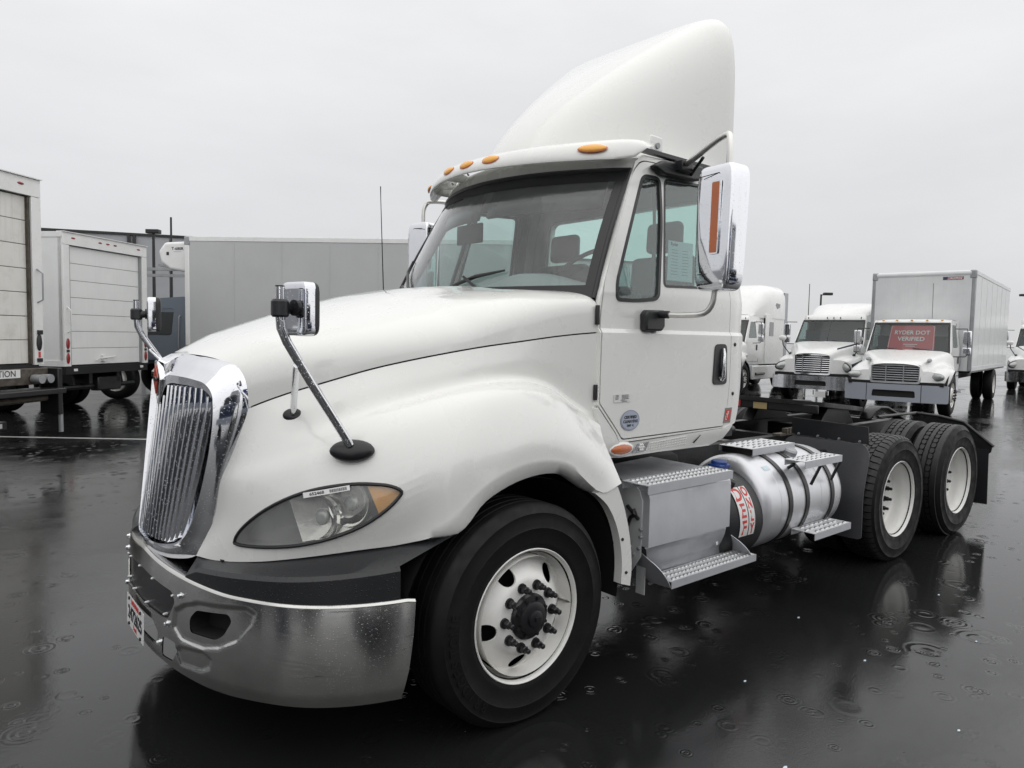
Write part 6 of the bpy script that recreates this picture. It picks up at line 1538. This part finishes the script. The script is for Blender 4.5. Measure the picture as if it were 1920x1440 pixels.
# local frame: near side wall at y = 0 plane -> shift by building about y = +1.27
def shift(root, dy):
    for ch in root.children: ch.location = Vector(ch.location)+Vector((0, dy, 0))
van_box(C_, 0, 9.6, 2.54, 1.15, 4.05, M['box_g'], M['paint_b'], M['paint_b'])
ru = MB(); ru.prism([(-.0,-1.15,3.95),(-.58,-1.15,3.92),(-.74,-1.15,3.70),(-.68,-1.15,3.42),(-.45,-1.15,3.25),(-.0,-1.15,3.18)], (0,2.3,0)); ruo = ru.build('cooling_unit', M['paint_b'], C_, bevel=.07, seg=4)
tm = text_mb('T-680R', .10, .001, 'CENTER', .002, 1.0); warp(tm, lambda x, y, z: (-.24+x, -1.1535, 3.76+y)); tm.build('unit_lettering', M['ink'], ruo, merge=False)
MB().box((-.52,-1.156,3.60),(-.46,-1.15,3.68)).build('unit_latch', M['black_s'], ruo); MB().box((-.34,-1.155,3.685),(-.14,-1.152,3.692)).build('unit_small_print', M['grey_s'], ruo)
cb = panel(rpoly([(-1.55,1.0),(-1.50,1.75),(-1.22,2.52),(-.12,2.60),(-.06,1.0)], [.1,.2,.25,.08,.05], 5), [rpoly([(-1.28,1.72),(-1.05,2.30),(-.42,2.30),(-.45,1.62),(-1.15,1.62)], .08, 4)], lambda u, v, d: (u, -1.08+max(0,v-1.7)*.12+d, v), .04, (), (1.7,2.0,2.3)).build('cab_side', M['slate'], C_)
panel([(-1.28,1.65),(-1.05,2.30),(-.42,2.30),(-.45,1.62)], [], lambda u, v, d: (u, -1.06+max(0,v-1.7)*.12+d, v), .004, (), (1.7,)).build('side_window', M['glass_dark'], cb)
cc = MB(); cc.box((-1.5,-1.0,.9),(-.08,1.05,2.45)); cc.build('cab', M['slate'], C_, bevel=.1, seg=3)
MB().box((-2.7,-.95,.8),(-1.45,.95,1.62)).build('hood', M['slate'], C_, bevel=.2, seg=4)
MB().tube([(-.24,-1.06,2.12),(-.25,-1.10,2.08),(-.26,-1.11,1.3),(-.24,-1.06,1.25)], .016, 8).build('grab_handle', M['galv'], C_)
MB().box((-.9,-1.12,.5),(-.3,-.8,1.0)).build('side_tank', M['alu'], C_, bevel=.05, seg=3)
MB().box((.02,-1.285,1.28),(.12,-1.283,1.40)).build('body_plate', M['galv'], C_)
for sg in (1, -1):
    simple_wheel(C_, -1.9, -sg*1.12, sg > 0); simple_wheel(C_, 7.4, -sg*1.2, sg > 0, dual=True)
MB().box((-1.4,-.45,.72),(9.4,-.36,1.05)).build('frame_rail', M['frame'], C_); MB().box((-1.4,.36,.72),(9.4,.45,1.05)).build('frame_rail', M['frame'], C_)
shift(C_, 1.27)

# ---- concrete building and the low steel rack in front of it
bd0 = WL(-31, 34); bd1 = WL(8, 47.0)
dvec = (bd1-bd0); L_ = dvec.length; ba = math.atan2(dvec.y, dvec.x)
bl_ = thing('warehouse', 'grey concrete warehouse wall with tall panel joints behind the parked trucks', 'building', bd0, ba)
hz = 6.55
n = 9
for k in range(n):
    x0 = L_*k/n; x1 = L_*(k+1)/n
    MB().box((x0+.02, -.1, 2.9), (x1-.02, .2, hz)).build('wall_panel', M['concrete'], bl_, bevel=.01, seg=1)
    MB().box((x0+.02, -.16, 0), (x1-.02, .2, 2.86)).build('wall_base_panel', M['concrete_l'], bl_, bevel=.01, seg=1)
MB().box((0, .05, 0), (L_, 7.0, hz-.1)).build('wall_core', M['concrete'], bl_)
MB().box((-.1, -.18, hz), (L_+.1, .3, hz+.12)).build('parapet_cap', M['frame'], bl_)
for x in (11.75, 12.0): MB().box((x, -.26, 2.9), (x+.14, -.1, hz)).build('downpipe', M['frame'], bl_)
for k in range(8):
    MB().box((9+k*2.2, -.22, 0), (9.06+k*2.2, -.16, 2.9)).build('wall_rib', M['frame'], bl_)
rk2 = thing('steel_rack', 'low grey steel canopy rack between the white box truck and the refrigerated truck', 'rack', WL(-14.5, 27.0), rz_of(-1, .0))
for z in (3.75, 3.98): MB().box((-5, -.06, z-.05), (3, .06, z+.05)).build('beam', M['galv'], rk2)
for x in (-4.8, -2.0, .8, 2.8): MB().box((x-.06, -.06, 0), (x+.06, .06, 3.75)).build('post', M['galv'], rk2)
for x in (-4, -2.5, -1, .5, 2): MB().box((x-.04, -1.2, 4.0), (x+.04, .9, 4.06)).build('joist', M['galv'], rk2)
# ================================================================ unseen trucks and depot added for dark, blue reflections in the tractor's chrome
def copy_thing(src, label, loc, rz, group=None, swap=None):
    c = copy_tree(src); c.location = loc; c.rotation_euler = (0, 0, rz); c['label'] = label
    if group: c['group'] = group
    return c
MB_ = M['blue']
yard = [((1.8, -9.2), math.pi/2+.2, 'unseen box truck added for chrome reflections, behind the viewer'), ((6.2, -9.8), math.pi/2+.2, 'box truck parked alongside the tractor, further along its side'), ((-2.4, -9.4), math.pi/2+.2, 'box truck parked alongside the tractor, level with its front bumper'), ((-13.5, -3.5), 0.15, 'unseen box truck added for chrome reflections, facing the tractor nearest its grille'), ((-14.5, 1.2), .1, 'unseen box truck added for chrome reflections, second in the opposite row'), ((-13.0, -9.5), .2, 'unseen box truck added for chrome reflections, left end of the opposite row'), ((-15.5, 7.5), .1, 'unseen box truck added for chrome reflections, right end of the opposite row')]
for (x, y), r, lab in yard:
    t = thing('box_truck', lab, 'box truck', (x, y, 0), math.pi+r, 'unseen box trucks added for chrome reflections')
    # front at +x after the half turn: body first, then the cab
    van_box(t, .2, 7.2, 2.5, 1.1, 3.7, M['blue'] if (x, y) in ((1.8, -9.2), (-13.5, -3.5)) else M['box_g'], M['navy'], rivets=False)
    MB().box((-1.6, -1.05, .9), (0.1, 1.05, 2.4)).build('cab', M['navy'] if y < 3 else M['paint_b'], t, bevel=.15, seg=3)
    MB().box((-2.6, -.9, .6), (-1.5, .9, 1.5)).build('hood', M['navy'] if y < 3 else M['paint_b'], t, bevel=.15, seg=3)
    MB().box((-2.7, -1.15, .3), (-2.55, 1.15, .75)).build('bumper', M['bumpgrey'], t, bevel=.03)
    MB().box((-1.63, -.9, 1.6), (-1.58, .9, 2.2)).build('windscreen', M['glass_dark'], t)
    for sg in (1, -1): simple_wheel(t, -1.7, -sg*1.1, sg > 0); simple_wheel(t, 5.2, -sg*1.15, sg > 0)
tb = thing('warehouse', 'unseen long grey depot building added to darken chrome reflections', 'building', (-30, -30, 0), 0)
for k in range(12): MB().box((-.2, k*6+.03, 0), (0, k*6+5.97, 6.0)).build('wall_panel', M['concrete'], tb)
MB().box((-8, 0, 0), (-.2, 72, 5.9)).build('wall_core', M['concrete'], tb)
# ================================================================ ground
gm = MB(); gm.add([(-400,-400,0),(700,-400,0),(700,700,0),(-400,700,0)], [(0,1,2,3)])
g_ = gm.build('ground', M['asphalt'], kind='structure')
a = Vector((-6.0, 14.75, .004)); b = Vector((2.2, 7.86, .004)); d = (b-a).normalized(); n_ = Vector((-d.y, d.x, 0))*.055
ln = MB(); ln.add([a-n_, b-n_, b+n_, a+n_], [(0,1,2,3)]); ln.build('painted_line', M['line'], kind='structure')
rp = random.Random(11)
for k, (px, py) in enumerate([(1.15,-1.62),(1.9,-1.9),(.6,-2.15),(2.7,-2.2),(3.4,-1.75),(2.2,-1.35),(-.35,-2.3),(1.5,-2.5)]):
    t = MB(); r = .006+.007*rp.random(); t.ball((0, 0, .002), r, 5, 3, (1.3, .7, .35))
    o = t.build('litter_scrap', M['paper']); o.location = (px, py, 0); o['group'] = 'tiny pale scraps on the wet asphalt'; o['label'] = 'tiny pale scrap lying on the wet asphalt beside the truck'; o['category'] = 'litter'
